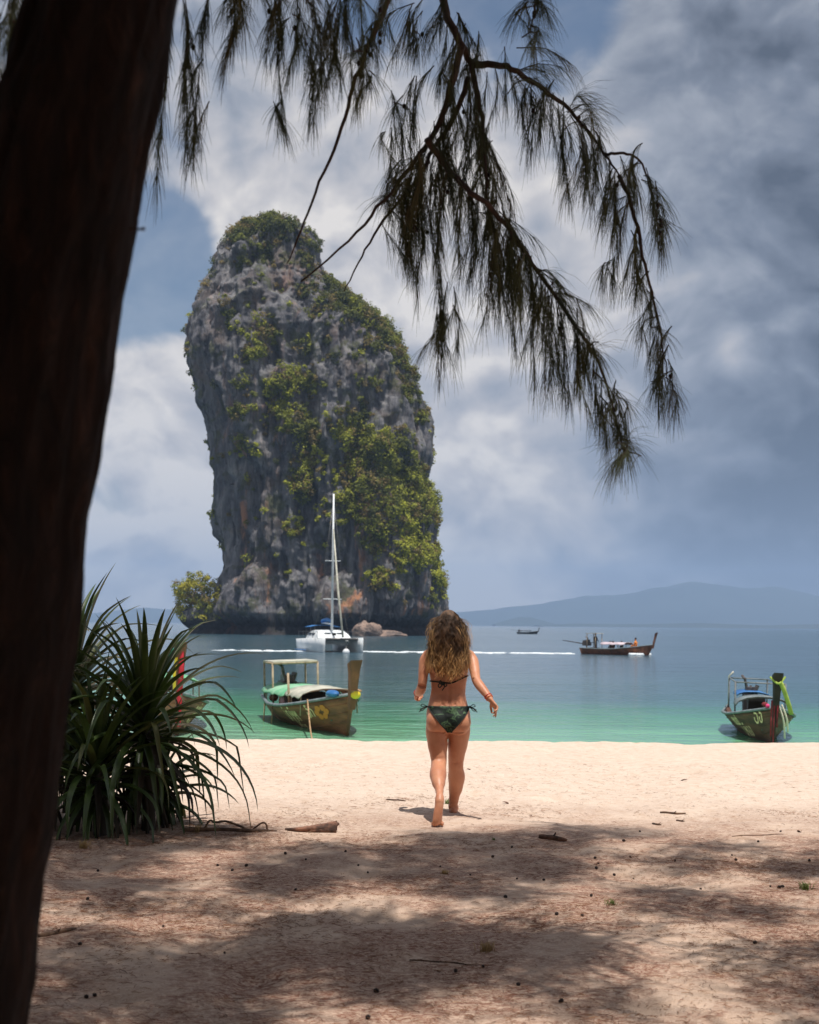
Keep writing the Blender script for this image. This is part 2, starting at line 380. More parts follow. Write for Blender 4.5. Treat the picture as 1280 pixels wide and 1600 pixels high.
def stone_loft(prof, D, nth, nz, depth_k, amp, seed, zbase, name, parent_xy=None, ex=2.5, undercut=None, skew=0.0):
    """prof: rows (py, left px, right px) from top to water; returns world vertex grid (nz+1, nth)"""
    rows = []
    for py, xl, xr in prof:
        a = at(xl, py, D); b = at(xr, py, D); rows.append(((a.z + b.z) / 2, a.x, b.x))
    rows.sort()
    zz = np.array([r[0] for r in rows]); L = np.array([r[1] for r in rows]); Rr = np.array([r[2] for r in rows])
    zl = np.concatenate([np.linspace(zbase, zz[-1] - 6, nz - 30), np.linspace(zz[-1] - 6, zz[-1], 31)[1:]])
    nz = len(zl)
    xl = np.interp(zl, zz, L); xr = np.interp(zl, zz, Rr)
    cx = (xl + xr) / 2; hw = (xr - xl) / 2
    th = np.linspace(0, 2 * np.pi, nth, endpoint=False)
    ct, st = np.cos(th), np.sin(th)
    sx = np.sign(ct) * np.abs(ct) ** (2 / ex); sy = np.sign(st) * np.abs(st) ** (2 / ex)
    hw2 = np.convolve(np.pad(hw, 12, mode='edge'), np.ones(25) / 25, 'valid')[:nz]
    XX = cx[:, None] + hw[:, None] * sx[None]; YY = D + (hw2 * depth_k)[:, None] * sy[None]; ZZ = zl[:, None] + 0 * XX
    dx, dy = sx[None] + 0 * XX, sy[None] + 0 * XX
    s = seed * 13.7
    big = fbm(XX / 16 + s, YY / 16, ZZ / 30, 4)
    flute = fbm(XX / 3.4, YY / 3.4 + s, ZZ / 26, 4, ridged=True)
    ledge = fbm(XX / 9, YY / 9, ZZ / 5.0 + s, 4)
    finen = fbm(XX / 1.5, YY / 1.5, ZZ / 3.2 + s, 3)
    crag = np.clip(fbm(XX / 11 + s, YY / 11 + 4, ZZ / 34, 3, ridged=True) - 0.35, 0, 1)
    crag2 = np.clip(fbm(XX / 5 + s + 9, YY / 5 + 4, ZZ / 15, 3, ridged=True) - 0.3, 0, 1)
    disp = amp * (big * 3.6 + flute * 3.0 + ledge * 1.5 + finen * 1.3 - crag * 8.0 - crag2 * 3.6)
    side = np.abs(sx) ** 3                       # the traced outline stays, the face gets its relief
    disp = disp * (1 - 0.62 * side[None]) - 0.6 * amp * (1 - side[None])
    taper = np.clip(hw / 8.0, 0.06, 1)[:, None]
    disp = disp * taper
    XX = XX + dx * disp * np.minimum(1, hw / hw.max() + 0.3)[:, None]; YY = YY + dy * disp
    if undercut is not None:
        k = np.clip(1 - np.abs(ZZ - undercut[0]) / undercut[1], 0, 1) * undercut[2]
        XX = XX - dx * k; YY = YY - dy * k
    return np.stack([XX, YY, ZZ], -1)
def grid_faces(nz, nth):
    i = np.arange(nz * nth).reshape(nz, nth)
    return np.stack([i[:-1], np.roll(i[:-1], -1, 1), np.roll(i[1:], -1, 1), i[1:]], -1).reshape(-1, 4)

ISLE = [(336, 418, 438), (341, 412, 446), (347, 400, 462), (356, 384, 480), (368, 362, 490), (385, 348, 498), (405, 336, 502), (425, 326, 512), (450, 319, 534),
        (475, 309, 558), (498, 301, 586), (520, 295, 606), (545, 293, 622), (565, 297, 632), (590, 306, 648), (620, 313, 660), (655, 319, 670), (690, 325, 674),
        (715, 332, 671), (745, 341, 662), (765, 345, 666), (790, 341, 674), (815, 337, 678), (840, 341, 676), (865, 351, 684), (885, 354, 692), (905, 346, 698),
        (930, 340, 701), (955, 338, 700), (975, 340, 694), (990, 344, 692), (1000, 346, 692)]
V = stone_loft(ISLE, RD, 460, 430, 0.80, 1.0, 1, WATER - 2.0, 'isle', undercut=(WATER + 2.0, 3.2, 3.4))
nz_, nt_ = V.shape[:2]
isle_base = Vector((at(510, 990, RD).x, RD, WATER))
isle = empty('limestone_island', isle_base)
tag(isle, 'towering grey limestone island draped in green shrubs, rising from the sea', 'island')
flat = V.reshape(-1, 3)
faces = grid_faces(nz_, nt_).tolist()
faces.append(tuple(range((nz_ - 1) * nt_, nz_ * nt_)))
cliff = mesh_obj('cliff', flat, faces, m_rock, isle, offset=isle_base)

# shrubs: placed on the rock where the ledges carry soil
def c2(x, y): return 260 + x / 2.286, 320 + y / 2.286
PATCH = [(230, 110, 40, 1), (280, 90, 50, 1), (340, 90, 55, 1), (390, 110, 50, .9), (460, 90, 40, .8), (540, 120, 35, .8), (270, 150, 50, .6), (330, 180, 45, .5), (290, 230, 40, .6), (420, 160, 40, .5),
         (500, 220, 40, .7), (510, 170, 40, .6), (420, 345, 24, .8), (510, 362, 32, .9), (240, 430, 50, .5), (280, 480, 40, .4), (585, 300, 45, .9), (620, 330, 45, .9), (660, 380, 55, 1), (710, 400, 55, 1), (760, 450, 55, 1), (680, 460, 50, .8),
         (810, 500, 45, 1), (830, 560, 50, .9), (740, 540, 45, .8), (690, 600, 40, .7), (720, 680, 45, .7), (870, 620, 45, .9), (860, 710, 50, .9), (905, 770, 40, .7), (545, 430, 40, .5), (600, 400, 40, .5),
         (390, 520, 55, 1), (340, 590, 50, .8), (290, 600, 40, .7), (230, 620, 40, .5), (500, 560, 35, .7), (590, 545, 35, .8), (600, 620, 40, .4), (410, 720, 60, 1), (440, 780, 55, .9), (480, 680, 50, .9), (540, 690, 55, .9), (480, 640, 40, .6),
         (520, 850, 70, 1.1), (470, 820, 50, 1), (530, 950, 75, 1.1), (500, 1040, 65, 1.1), (300, 790, 45, .9), (300, 870, 35, .8), (330, 720, 40, .6), (620, 790, 55, 1), (690, 770, 50, .9), (650, 860, 60, 1), (720, 850, 60, 1), (760, 920, 80, 1.1),
         (830, 900, 70, 1.1), (680, 960, 65, .9), (850, 990, 80, 1.2), (740, 1030, 80, 1), (900, 1060, 80, 1.2), (660, 1100, 65, 1.1), (800, 1100, 80, 1.1), (720, 1150, 65, 1), (880, 1160, 80, 1.1), (780, 1220, 65, 1), (930, 1250, 60, 1.1), (860, 1250, 60, 1),
         (760, 1350, 50, .9), (820, 1300, 50, .8), (970, 1330, 45, 1), (930, 1430, 50, 1), (480, 1170, 35, .9), (490, 1230, 25, .6), (650, 1310, 28, .5), (560, 1110, 30, .6)]
P3 = [(at(*c2(x, y), RD), r / 2.286 * 0.1641, w) for x, y, r, w in PATCH]
dens = np.zeros(len(flat))
fx, fz = flat[:, 0], flat[:, 2]
for p, r, w in P3: dens += w * np.exp(-(((fx - p.x) ** 2 + (fz - p.z) ** 2) / (r * r * 0.55)))
dens = np.minimum(dens, 1.15)
dens += 0.15 * np.clip((fz - 45) / 30, 0, 1) + 0.06 * np.clip((fx - isle_base.x) / 20, 0, 1)
backside = flat[:, 1] > RD + 2
dens[backside] = 0.45 + 0.5 * fbm(flat[backside, 0] / 9, flat[backside, 1] / 9, flat[backside, 2] / 14, 3)
dens = np.clip(dens - 0.22 + 0.75 * fbm(flat[:, 0] / 4.0, flat[:, 1] / 4.0, flat[:, 2] / 4.0, 3), 0, 1)
dens[flat[:, 2] < WATER + 9] *= 0.15
area_w = np.abs(np.gradient(V[:, :, 0], axis=1)).reshape(-1) + np.abs(np.gradient(V[:, :, 1], axis=1)).reshape(-1) + 0.02
def shrub_cloud(centers, radii, cols, leaf_n, leaf_s, rs, squash=0.85):
    """many small leaf faces through each shrub's volume"""
    vs_, cs_ = [], []
    for cpt, r, col in zip(centers, radii, cols):
        n = max(14, int(leaf_n * r))
        d = rs.normal(size=(n, 3)); d /= np.linalg.norm(d, axis=1)[:, None]
        lump = 1 + 0.35 * np.sin(d[:, 0] * 3.1 + cpt[0]) * np.cos(d[:, 2] * 3.7 + cpt[2])
        pc = cpt + d * (r * lump * rs.uniform(0.55, 1.0, n))[:, None] * np.array([1, 1, squash])
        nrm = d + rs.normal(scale=0.55, size=(n, 3)) + np.array([0, -0.15, 0.7]); nrm /= np.linalg.norm(nrm, axis=1)[:, None]
        tv = np.cross(nrm, rs.normal(size=(n, 3))); tv /= np.linalg.norm(tv, axis=1)[:, None] + 1e-9
        bv = np.cross(nrm, tv); s = leaf_s * rs.uniform(0.6, 1.35, n)[:, None]
        quad = np.stack([pc - tv * s, pc - bv * s * 0.55, pc + tv * s, pc + bv * s * 0.55], 1)
        vs_.append(quad.reshape(-1, 3))
        k = rs.uniform(0.75, 1.25, n)[:, None]
        cs_.append(np.repeat(col[None] * k, 4, axis=0))
    v = np.concatenate(vs_); c = np.concatenate(cs_)
    return v, np.arange(len(v)).reshape(-1, 4), c
rs = np.random.RandomState(3)
pw = dens * area_w * np.where(backside, 0.35, 1.0); pw /= pw.sum()
pick = rs.choice(len(flat), 5600, p=pw)
ctr = flat[pick].copy()
ctr += rs.normal(scale=0.5, size=ctr.shape)
warmth = fbm(ctr[:, 0] / 8, ctr[:, 1] / 8, ctr[:, 2] / 8, 3) + rs.normal(scale=0.28, size=len(ctr)) + np.clip((55 - ctr[:, 2]) / 90, -0.5, 0.5)
g_dark, g_mid, g_brt, g_dry = (np.array(v) for v in ((0.075, 0.085, 0.024), (0.170, 0.185, 0.030), (0.360, 0.370, 0.042), (0.23, 0.175, 0.060)))
cols = []
for w in warmth:
    base_ = g_dark + (g_mid - g_dark) * np.clip((w + 0.6) / 0.6, 0, 1) if w < 0 else g_mid + (g_brt - g_mid) * np.clip(w / 0.55, 0, 1)
    if rs.rand() < 0.22: base_ = g_dry * rs.uniform(.6, 1.1)
    cols.append(base_)
rad = rs.uniform(0.5, 1.0, len(ctr)) ** 1.0 * (0.7 + 0.6 * dens[pick]) * np.where(rs.rand(len(ctr)) < .25, 1.9, 1.15)
v, f, c = shrub_cloud(ctr, rad, cols, 62, 0.30, rs)
mesh_obj('shrubs', v, f, m_leaf_far, isle, smooth=False, colors=c, kind='stuff', offset=isle_base)
# dripstone hanging from the overhanging left edge
for k, (px, py, L_, w_) in enumerate([(304, 588, 3.2, .55), (309, 600, 4.0, .6), (313, 618, 5.0, .5), (329, 700, 5.0, .6), (334, 712, 3.4, .5), (338, 838, 3.6, .5), (326, 690, 2.5, .5)]):
    p = at(px + 2, py - 4, RD) + Vector((0.6, 0, 0))
    MB().tube([p + Vector((0.6, 0, 1.8)), p, p + Vector((0.2, 0.1, -L_ * .35)), p + Vector((-0.1, 0, -L_ * .7)), p + Vector((0.0, 0, -L_))], [w_ * 1.6, w_ * 1.2, w_ * .7, w_ * .5, .08], 7).build('dripstone', m_rock, isle, offset=isle_base)

# wooded skerry at the left foot of the island
SK = [(950, 296, 352), (956, 284, 362), (964, 279, 368), (972, 282, 368), (980, 288, 366), (988, 292, 362), (998, 294, 360)]
V2 = stone_loft(SK, RD - 8, 120, 70, 0.7, 0.45, 4, WATER - 2, 'skerry', undercut=(WATER + 1.2, 2.0, 1.2))
sk_base = Vector((at(320, 985, RD - 8).x, RD - 8, WATER))
sk = empty('wooded_skerry', sk_base)
tag(sk, 'low dark rock topped by a yellow-green bush at the island\'s left foot', 'rock')
ff = grid_faces(*V2.shape[:2]).tolist(); ff.append(tuple(range((V2.shape[0] - 1) * 120, V2.shape[0] * 120)))
mesh_obj('rock_base', V2.reshape(-1, 3), ff, m_rock, sk, offset=sk_base)
cc, rr_, co = [], [], []
for k in range(190):
    px = rs.uniform(274, 352); py = rs.uniform(896 + 20 * abs(px - 312) / 40 + 6 * math.sin(px * .5), 966)
    p = at(px, py, RD - 8 + rs.uniform(-5, 5)); cc.append(np.array(p)); rr_.append(rs.uniform(0.7, 1.5))
    w = rs.rand(); co.append(g_brt * np.array([1.15, 1.0, 1.0]) if w < .45 else (g_mid * 1.2 if w < .8 else g_dry))
v, f, c = shrub_cloud(cc, rr_, co, 60, 0.28, rs)
mesh_obj('shrubs', v, f, m_leaf_far, sk, smooth=False, colors=c, kind='stuff', offset=sk_base)
tr_ = MB()
for k in range(9):
    p = at(rs.uniform(285, 350), 966, RD - 8); tr_.tube([p, p + Vector((rs.uniform(-1, 1), 0, 4)), p + Vector((rs.uniform(-2, 2), 0, 8))], [.22, .15, .06], 5)
tr_.build('branches', mat('grey_twig', srgb(110, 96, 84), 0.9), sk, offset=sk_base)

# pale boulders at the island's foot
m_boul = mat('pale_pink_boulder', srgb(156, 132, 118), 0.9, srgb(92, 82, 78), 0.5, 6, bump=(0.9, 1.0, 1.0))
def boulder(px, py, D, rx, ry, rz_, label, m, seed):
    c0 = at(px, py, D); c0.z = WATER
    b = MB().ball((0, 0, rz_ * 0.35), (rx, ry, rz_), 28, 18)
    a = np.array(b.v); n = fbm(a[:, 0] / rx * 1.4 + seed, a[:, 1] / ry * 1.4, a[:, 2] / rz_ * 1.4, 4)
    a = a * (1 + 0.5 * n)[:, None]
    o = mesh_obj('boulder', a, b.f, m); o.location = c0
    return tag(o, label, 'boulder')
boulder(571, 990, 318, 3.2, 3, 2.7, 'large pale pink boulder at the island\'s foot, right of the catamaran', m_boul, 1)
boulder(604, 992, 320, 4.6, 3, 1.0, 'low flat pale ledge of rock right of the large pale boulder', m_boul, 5)

# two trees that break the island's outline
m_bark_far = mat('grey_bark', srgb(112, 100, 90), 0.9)
def far_tree(px, py_base, py_top, D, spread, label, seed, colr, n=26):
    r_ = np.random.RandomState(seed)
    b = at(px, py_base, D); top = at(px, py_top, D); H = top.z - b.z
    root = empty('cliff_tree', b); tag(root, label, 'tree', 'trees standing out against the sky on the island')
    m_ = MB(); cen = []; rad_ = []
    m_.tube([(0, 0, -1.0), (0.1 * H, 0, 0.35 * H), (0.05 * H, 0, 0.75 * H)], [0.3, 0.2, 0.08], 6)
    for k in range(n):
        a = r_.uniform(0, 6.28); q_ = r_.uniform(0.25, 1) ; e = Vector((math.cos(a) * spread * q_, math.sin(a) * spread * q_, H * (0.35 + 0.6 * r_.rand() * (1.1 - .3 * q_))))
        m_.tube([(0.07 * H, 0, H * 0.35), (e * 0.5 + Vector((0, 0, H * .22))), e], [0.1, 0.07, 0.03], 4)
        cen.append(np.array(e)); rad_.append(r_.uniform(0.5, 1.0))
    m_.build('trunk', m_bark_far, root)
    v, f, c = shrub_cloud(cen, rad_, [colr * r_.uniform(.8, 1.2) for _ in cen], 42, 0.26, r_)
    mesh_obj('crown', v, f, m_leaf_far, root, smooth=False, colors=c)
far_tree(676, 826, 762, RD - 6, 2.4, 'thin tree leaning out from the island\'s right edge', 5, g_mid * 1.1)
far_tree(424, 350, 330, RD - 6, 2.6, 'round green tree on the very top of the island', 6, g_mid, 22)
# ------------------------------------------------------------------ boats
m_hullw = mat('worn_olive_brown_hull', srgb(156, 98, 68), 0.7, srgb(110, 70, 50), 2.2, 6, nvec=(0.5, 1, 3), bump=(9, .3, .02))
m_hulld = mat('dark_olive_hull', srgb(112, 70, 50), 0.7, srgb(72, 48, 36), 2.2, 6, nvec=(0.5, 1, 3), bump=(9, .3, .02))
m_wood = mat('brown_boat_timber', srgb(146, 94, 68), 0.75, srgb(100, 64, 46), 3, 5, nvec=(1, 1, .4), bump=(14, .3, .01))
m_darkwood = mat('dark_boat_timber', srgb(54, 44, 36), 0.8, srgb(34, 28, 24), 3, 5)
m_rail = mat('faded_blue_grey_paint', srgb(126, 136, 138), 0.6, srgb(92, 104, 108), 5, 5)
m_inner = mat('green_inner_paint', srgb(88, 128, 110), 0.7, srgb(70, 92, 80), 4, 5)
m_pole = mat('pale_bamboo_pole', srgb(176, 158, 132), 0.7, srgb(140, 122, 100), 8, 4)
m_grey = mat('grey_painted_pole', srgb(130, 134, 136), 0.6, srgb(96, 98, 100), 8, 4)
m_greentarp = mat('green_tarpaulin', srgb(88, 168, 122), 0.6, srgb(150, 190, 160), 1.2, 4)
m_paletarp = mat('faded_pale_tarpaulin', srgb(196, 192, 176), 0.7, srgb(160, 160, 146), 2, 4)
m_bluetarp = mat('blue_tarpaulin', srgb(56, 124, 186), 0.6, srgb(38, 92, 150), 3, 4)
m_pinkawn = mat('pale_pink_awning', srgb(206, 190, 196), 0.7, srgb(180, 164, 172), 2, 4)
m_engine = mat('oily_dark_engine', srgb(46, 42, 42), 0.45, srgb(92, 82, 78), 9, 4)
m_steel = mat('dull_steel', srgb(110, 108, 106), 0.4, metal=0.6)
m_rope = mat('tan_mooring_rope', srgb(184, 150, 110), 0.9, srgb(140, 110, 80), 20, 3)
m_letter = mat('yellowed_white_lettering', srgb(255, 226, 184), 0.7, srgb(232, 196, 150), 14, 4)
m_orange = mat('orange_paint', srgb(214, 130, 52), 0.7)
m_yellow = mat('yellow_plastic', srgb(226, 196, 44), 0.45)
m_red = mat('red_ribbon_cloth', srgb(206, 40, 58), 0.75, srgb(160, 24, 40), 6, 4)
m_red2 = mat('faded_dark_red_ribbon', srgb(140, 36, 44), 0.8, srgb(96, 28, 32), 6, 4)
m_pink = mat('pink_ribbon_cloth', srgb(222, 60, 120), 0.75)
m_teal = mat('turquoise_ribbon_cloth', srgb(48, 168, 150), 0.75)
m_lime = mat('lime_green_sash', srgb(158, 178, 74), 0.7, srgb(128, 150, 60), 6, 4)
m_whitec = mat('white_ribbon_cloth', srgb(214, 206, 190), 0.8)
m_white = mat('white_gelcoat', srgb(224, 226, 226), 0.35, srgb(200, 206, 210), 1.4, 4)
m_glass = mat('dark_window_glass', srgb(30, 38, 46), 0.12)
m_black = mat('black_rubber', srgb(24, 24, 26), 0.6)

BL, BB = 7.6, 0.92
def hb(t):   # half beam along the hull
    return BB * (0.60 + 0.40 * min(1, t / 0.35)) * (1 - max(0, (t - 0.50) / 0.50) ** 2.3) + 0.05
def gw(t): return 0.50 + 0.10 * (1 - t) ** 2 + 0.52 * max(0, (t - 0.35) / 0.65) ** 1.9
def kl(t): return -0.30 + 0.34 * max(0, (t - 0.62) / 0.38) ** 2 + 0.12 * max(0, (0.25 - t) / 0.25)
def hull_pt(t, v, side, off=0.0):
    w = v ** (0.55 + 0.35 * t)
    x = -BL / 2 + BL * t + 0.55 * v * max(0, (t - 0.6) / 0.4) ** 2
    return Vector((x, side * (hb(t) * w + off), kl(t) + (gw(t) - kl(t)) * v))
def strokes(seed, n, h):
    """loops and bars of hand-painted script, as short thick segments in (u, v)"""
    r_ = random.Random(seed); seg = []; u = 0.0
    for k in range(n):
        w = h * r_.uniform(0.55, 0.85)
        kind = r_.randrange(4)
        P = {0: [(0, 0), (0, .9), (.5, 1), (1, .7), (1, 0)], 1: [(0, 1), (.1, .2), (.6, 0), (1, .3), (1, 1)],
             2: [(.2, .6), (0, .3), (.3, 0), (.8, .1), (1, .9), (.4, 1)], 3: [(0, 0), (.2, 1), (.6, .5), (1, 1), (1, 0)]}[kind]
        for a, b in zip(P, P[1:]): seg.append(((u + a[0] * w, a[1] * h), (u + b[0] * w, b[1] * h)))
        if r_.random() < 0.4: seg.append(((u + w * .3, h * 1.25), (u + w * .9, h * 1.35)))
        u += w + h * 0.22
    return seg, u
def hull_lettering(boat, side, t0, v0, rows, mt, thick=0.035, flip=1):
    m_ = MB()
    for row, (seed, n, h, dt, dv) in enumerate(rows):
        seg, width = strokes(seed, n, h)
        for (a, b) in seg:
            d = Vector((b[0] - a[0], b[1] - a[1])); nrm = Vector((-d.y, d.x)).normalized() * thick / 2
            quad = []
            for u, w in ((a[0] - nrm.x, a[1] - nrm.y), (b[0] - nrm.x, b[1] - nrm.y), (b[0] + nrm.x, b[1] + nrm.y), (a[0] + nrm.x, a[1] + nrm.y)):
                tt = t0 + dt + flip * u / BL; vv = min(0.97, max(0.05, v0 + dv + w / (gw(tt) - kl(tt))))
                quad.append(hull_pt(min(tt, .985), vv, side, 0.016))
            m_.add(quad, [(0, 1, 2, 3)])
    return m_.build('painted_lettering', mt, boat, smooth=False, kind='stuff')
def longtail(loc, heading, label, hullm, stemm, stem_h=1.05, stem_w=0.13, roll=0.0):
    root = empty('longtail_boat', loc); root.rotation_euler = (roll, 0, heading)
    tag(root, label, 'boat')
    rings = []
    NT_ = 34
    for i in range(NT_ + 1):
        t_ = i / NT_; out = []; inn = []
        vs_ = [0.0, .06, .16, .3, .48, .68, .86, 1.0]
        for v in vs_: out.append(hull_pt(t_, v, 1))
        wi = max(0.0, hb(t_) - 0.05) / hb(t_)
        fl = max(0.18, 0.0)
        inn = [Vector((p.x, p.y * wi, p.z)) for p in out if (p.z > kl(t_) + 0.17)]
        n_in = 5
        inn = [Vector((hull_pt(t_, v, 1).x, hull_pt(t_, v, 1).y * wi * 0.985, hull_pt(t_, v, 1).z + (0.0 if v > .99 else 0.03))) for v in (1.0, .8, .6, .42)]
        half = out + inn
        ring = [Vector((p.x, p.y, p.z)) for p in half] + [Vector((p.x, -p.y, p.z)) for p in reversed(half[1:])]
        rings.append(ring)
    MB().rings(rings).build('hull', hullm, root)
    # gunwale rails
    for s in (1, -1):
        path = [hull_pt(i / 20, 1.0, s, 0.015) + Vector((0, 0, 0.02)) for i in range(21)]
        MB().tube(path, [(0.05, 0.035)] * 21, 6).build('gunwale', m_rail, root)
    for v_ in (.36, .58, .80):                     # proud plank edges
        for s in (1, -1): MB().tube([hull_pt(.01 + .98 * i / 20, v_, s, 0.004) for i in range(21)], .012, 5).build('strake', hullm, root)
    fl = MB()
    for i in range(1, 15):
        t_ = i / 16; w = hb(t_) * 0.86
        p = hull_pt(t_, 0.45, 1); fl.box((p.x, 0, p.z + 0.04), (BL / 16 * 0.93, 2 * p.y * 0.93, 0.03))
    fl.build('deck_boards', m_inner, root, smooth=False)
    fd = [[Vector((hull_pt(t_, .97, 1).x, s * hull_pt(t_, .97, 1).y * .97, hull_pt(t_, .97, 1).z - 0.03 + e)) for s, e in ((1, 0), (-1, 0), (-1, -.04), (1, -.04))] for t_ in (.76, .82, .88, .94, .985)]
    MB().rings(fd).build('foredeck', m_wood, root, smooth=False)
    for t_ in (0.30, 0.46, 0.62):
        p = hull_pt(t_, .8, 1); MB().box((p.x, 0, p.z), (0.22, 2 * p.y * .95, 0.035)).build('bench', m_wood, root, smooth=False)
    # tall stem post
    b = hull_pt(1.0, 1.0, 1); b = Vector((b.x - 0.12, 0, b.z - 0.35))
    st = []
    for k, (u, w, d_) in enumerate(((0, .07, .10), (.25, .085, .10), (.5, .10, .10), (.8, .12, .11), (1.0, .155, .13))):
        c = b + Vector((0.10 + 0.34 * u + 0.10 * u * u, 0, (stem_h + .35) * u)); k_ = stem_w / .13
        st.append([c + Vector((-d_ , -w * k_, -0.05 * u)), c + Vector((d_ * .8, -w * k_ * .8, 0.04 * u)), c + Vector((d_ * .8, w * k_ * .8, 0.04 * u)), c + Vector((-d_, w * k_, -0.05 * u))])
    MB().rings(st).build('stem_post', stemm, root, smooth=False)
    keel = [hull_pt(t_, 0, 1) + Vector((0, -hull_pt(t_, 0, 1).y, -0.03)) for t_ in (0, .2, .4, .6, .75, .85, .93, 1.0)] + [Vector((hull_pt(1, v, 1).x + 0.03, 0, hull_pt(1, v, 1).z)) for v in (.3, .6, .85, 1)]
    MB().tube(keel, 0.05, 5).build('keel', stemm, root)
    return root
def longtail_engine(root, x=-3.1, z=0.95, ang=0.0, tail=3.2):
    e = MB(); e.box((x, 0, z), (0.75, 0.42, 0.36)); e.box((x + .1, 0, z + .26), (0.48, 0.3, 0.2)); e.box((x - .3, .05, z + .2), (0.18, 0.34, 0.3))
    for k in range(4): e.tube([(x - .18 + .13 * k, 0.16, z + .2), (x - .18 + .13 * k, .24, z + .42)], 0.045, 7)
    e.tube([(x + .25, -.12, z + .3), (x + .3, -.2, z + .62), (x + .05, -.26, z + .7)], 0.045, 7)
    eng = e.build('engine', m_engine, root, smooth=False)
    MB().tube([(x + .38, 0, z), (x + .5, 0, z), ], .16, 12).build('flywheel', m_steel, eng)
    MB().tube([(x, 0, 0.5), (x, 0, z - .15)], 0.07, 8).build('engine_post', m_steel, root)
    d = Vector((-math.cos(ang), math.sin(ang) * .6, 0.12))
    MB().tube([(x - .3, 0, z), Vector((x - .3, 0, z)) + d * tail], [0.05, 0.035], 7).build('propeller_shaft', m_darkwood, root)
    MB().tube([(x + .4, .1, z + .15), (x + 1.3, .15, z + .12)], 0.025, 6).build('tiller', m_steel, root)
def pole(root, a, b, r=0.03, m=None): return MB().tube([a, b], r, 6).build('pole', m or m_pole, root)
def awning(root, x0, x1, z, w, rise, m, sag=0.05, name='awning', n=7):
    rg = []
    for i in range(9):
        u = i / 8; x = x0 + (x1 - x0) * u
        top = [Vector((x, w * math.cos(math.pi * k / n), z + rise * math.sin(math.pi * k / n) - sag * math.sin(u * math.pi * 3) ** 2)) for k in range(n + 1)]
        rg.append(top + [p + Vector((0, 0, -0.025)) for p in reversed(top)])
    return MB().rings(rg).build(name, m, root)
def sash(root, path, w, m, name='ribbon'):
    pts = smooth_path(path, 5); m_ = MB()
    m_.tube(pts, [(w, 0.018)] * len(pts), 6); return m_.build(name, m, root)
def boat_pose(bow_px, bow_D, st_px, st_D):
    b = Vector(((bow_px - 640) / FPX * bow_D, bow_D, 0)); s = Vector(((st_px - 640) / FPX * st_D, st_D, 0))
    d = b - s; return (b + s) / 2 + Vector((0, 0, WATER)), math.atan2(d.y, d.x)

# --- moored longtail left of the woman
loc, hd = boat_pose(546, 34.0, 446, 41.2)
A = longtail(loc, hd, 'brown wooden longtail boat with green canopy moored behind the beach, left of the woman', m_hullw, m_wood, .82, .15, roll=R(2))
awning(A, -2.9, 0.2, 0.84, 0.80, 0.20, m_greentarp); awning(A, 0.2, 2.1, .89, 0.78, 0.20, m_paletarp, name='canopy_front')
for x in (-2.4, -0.6, 0.9, 2.0):
    for s in (1, -1): pole(A, (x, s * .76, .4), (x, s * .74, .88), .02)
fr = [(-3.3, .62), (-3.3, -.62), (-1.9, .66), (-1.9, -.66)]
for x, y in fr: pole(A, (x, y, .35), (x, y, 1.62), .032)
for a_, b_ in ((0, 1), (2, 3), (0, 2), (1, 3)): MB().tube([(*fr[a_], 1.62), (*fr[b_], 1.62)], .035, 6).build('roof_bar', m_pole, A)
MB().box((-2.6, 0, 1.66), (1.45, 1.3, .03)).build('roof_mat', m_paletarp, A, smooth=False)
pole(A, (0.6, -.74, .4), (0.6, -.76, 1.45), .035)
longtail_engine(A, -3.05, .88, 0.3)
hull_lettering(A, -1, .55, .52, [(3, 4, .27, .0, .02), (8, 4, .17, .05, -.26), (9, 2, .22, .215, .10)], m_letter, .052)
hull_lettering(A, 1, .97, .55, [(13, 3, .22, -.14, 0), (14, 3, .17, -.12, -.25)], m_letter, .05)
fl_ = MB()
for k in range(6):
    a = k * math.pi / 3; tt = .86 + .028 * math.cos(a); vv = .70 + .12 * math.sin(a)
    fl_.add([hull_pt(tt + .016 * math.cos(x), vv + .085 * math.sin(x), -1, .022) for x in (0, 1.05, 2.1, 3.14, 4.19, 5.24)], [(0, 1, 2, 3, 4, 5)])
fl_.build('painted_flower', m_orange, A, smooth=False)
p = hull_pt(.93, 1, -1); MB().ball(p + Vector((.05, 0, .12)), (.40, .15, .09), 10, 7).build('bundled_tarp', m_bluetarp, A)
p = hull_pt(1, 1, 1); MB().ball(p + Vector((.16, 0, .02)), (.10, .13, .11), 12, 8).build('float', m_yellow, A)
MB().tube([p + Vector((-.05, -.1, .12)), p + Vector((-.1, .1, .12)), p + Vector((.2, .12, .1)), p + Vector((.2, -.12, .1))], .03, 5).build('lashing', m_rope, A)
for s, x in ((-1, -.6), (-1, -1.7)): MB().tube([(x, s * .95, .5), (x + .1, s * 1.0, .1), (x + .1, s * 1.05, -.4)], .018, 5).build('side_line', m_rope, A)
MB().ball((-2.6, -.5, .62), (.22, .14, .12), 8, 6).build('gear_bundle', m_wood, A); MB().ball((-1.2, -.45, .6), (.4, .2, .17), 8, 6).build('gear_bundle', m_pinkawn, A)
MB().box((-.8, 0, .68), (.5, 1.1, .3)).build('engine_locker', m_darkwood, A, smooth=False)

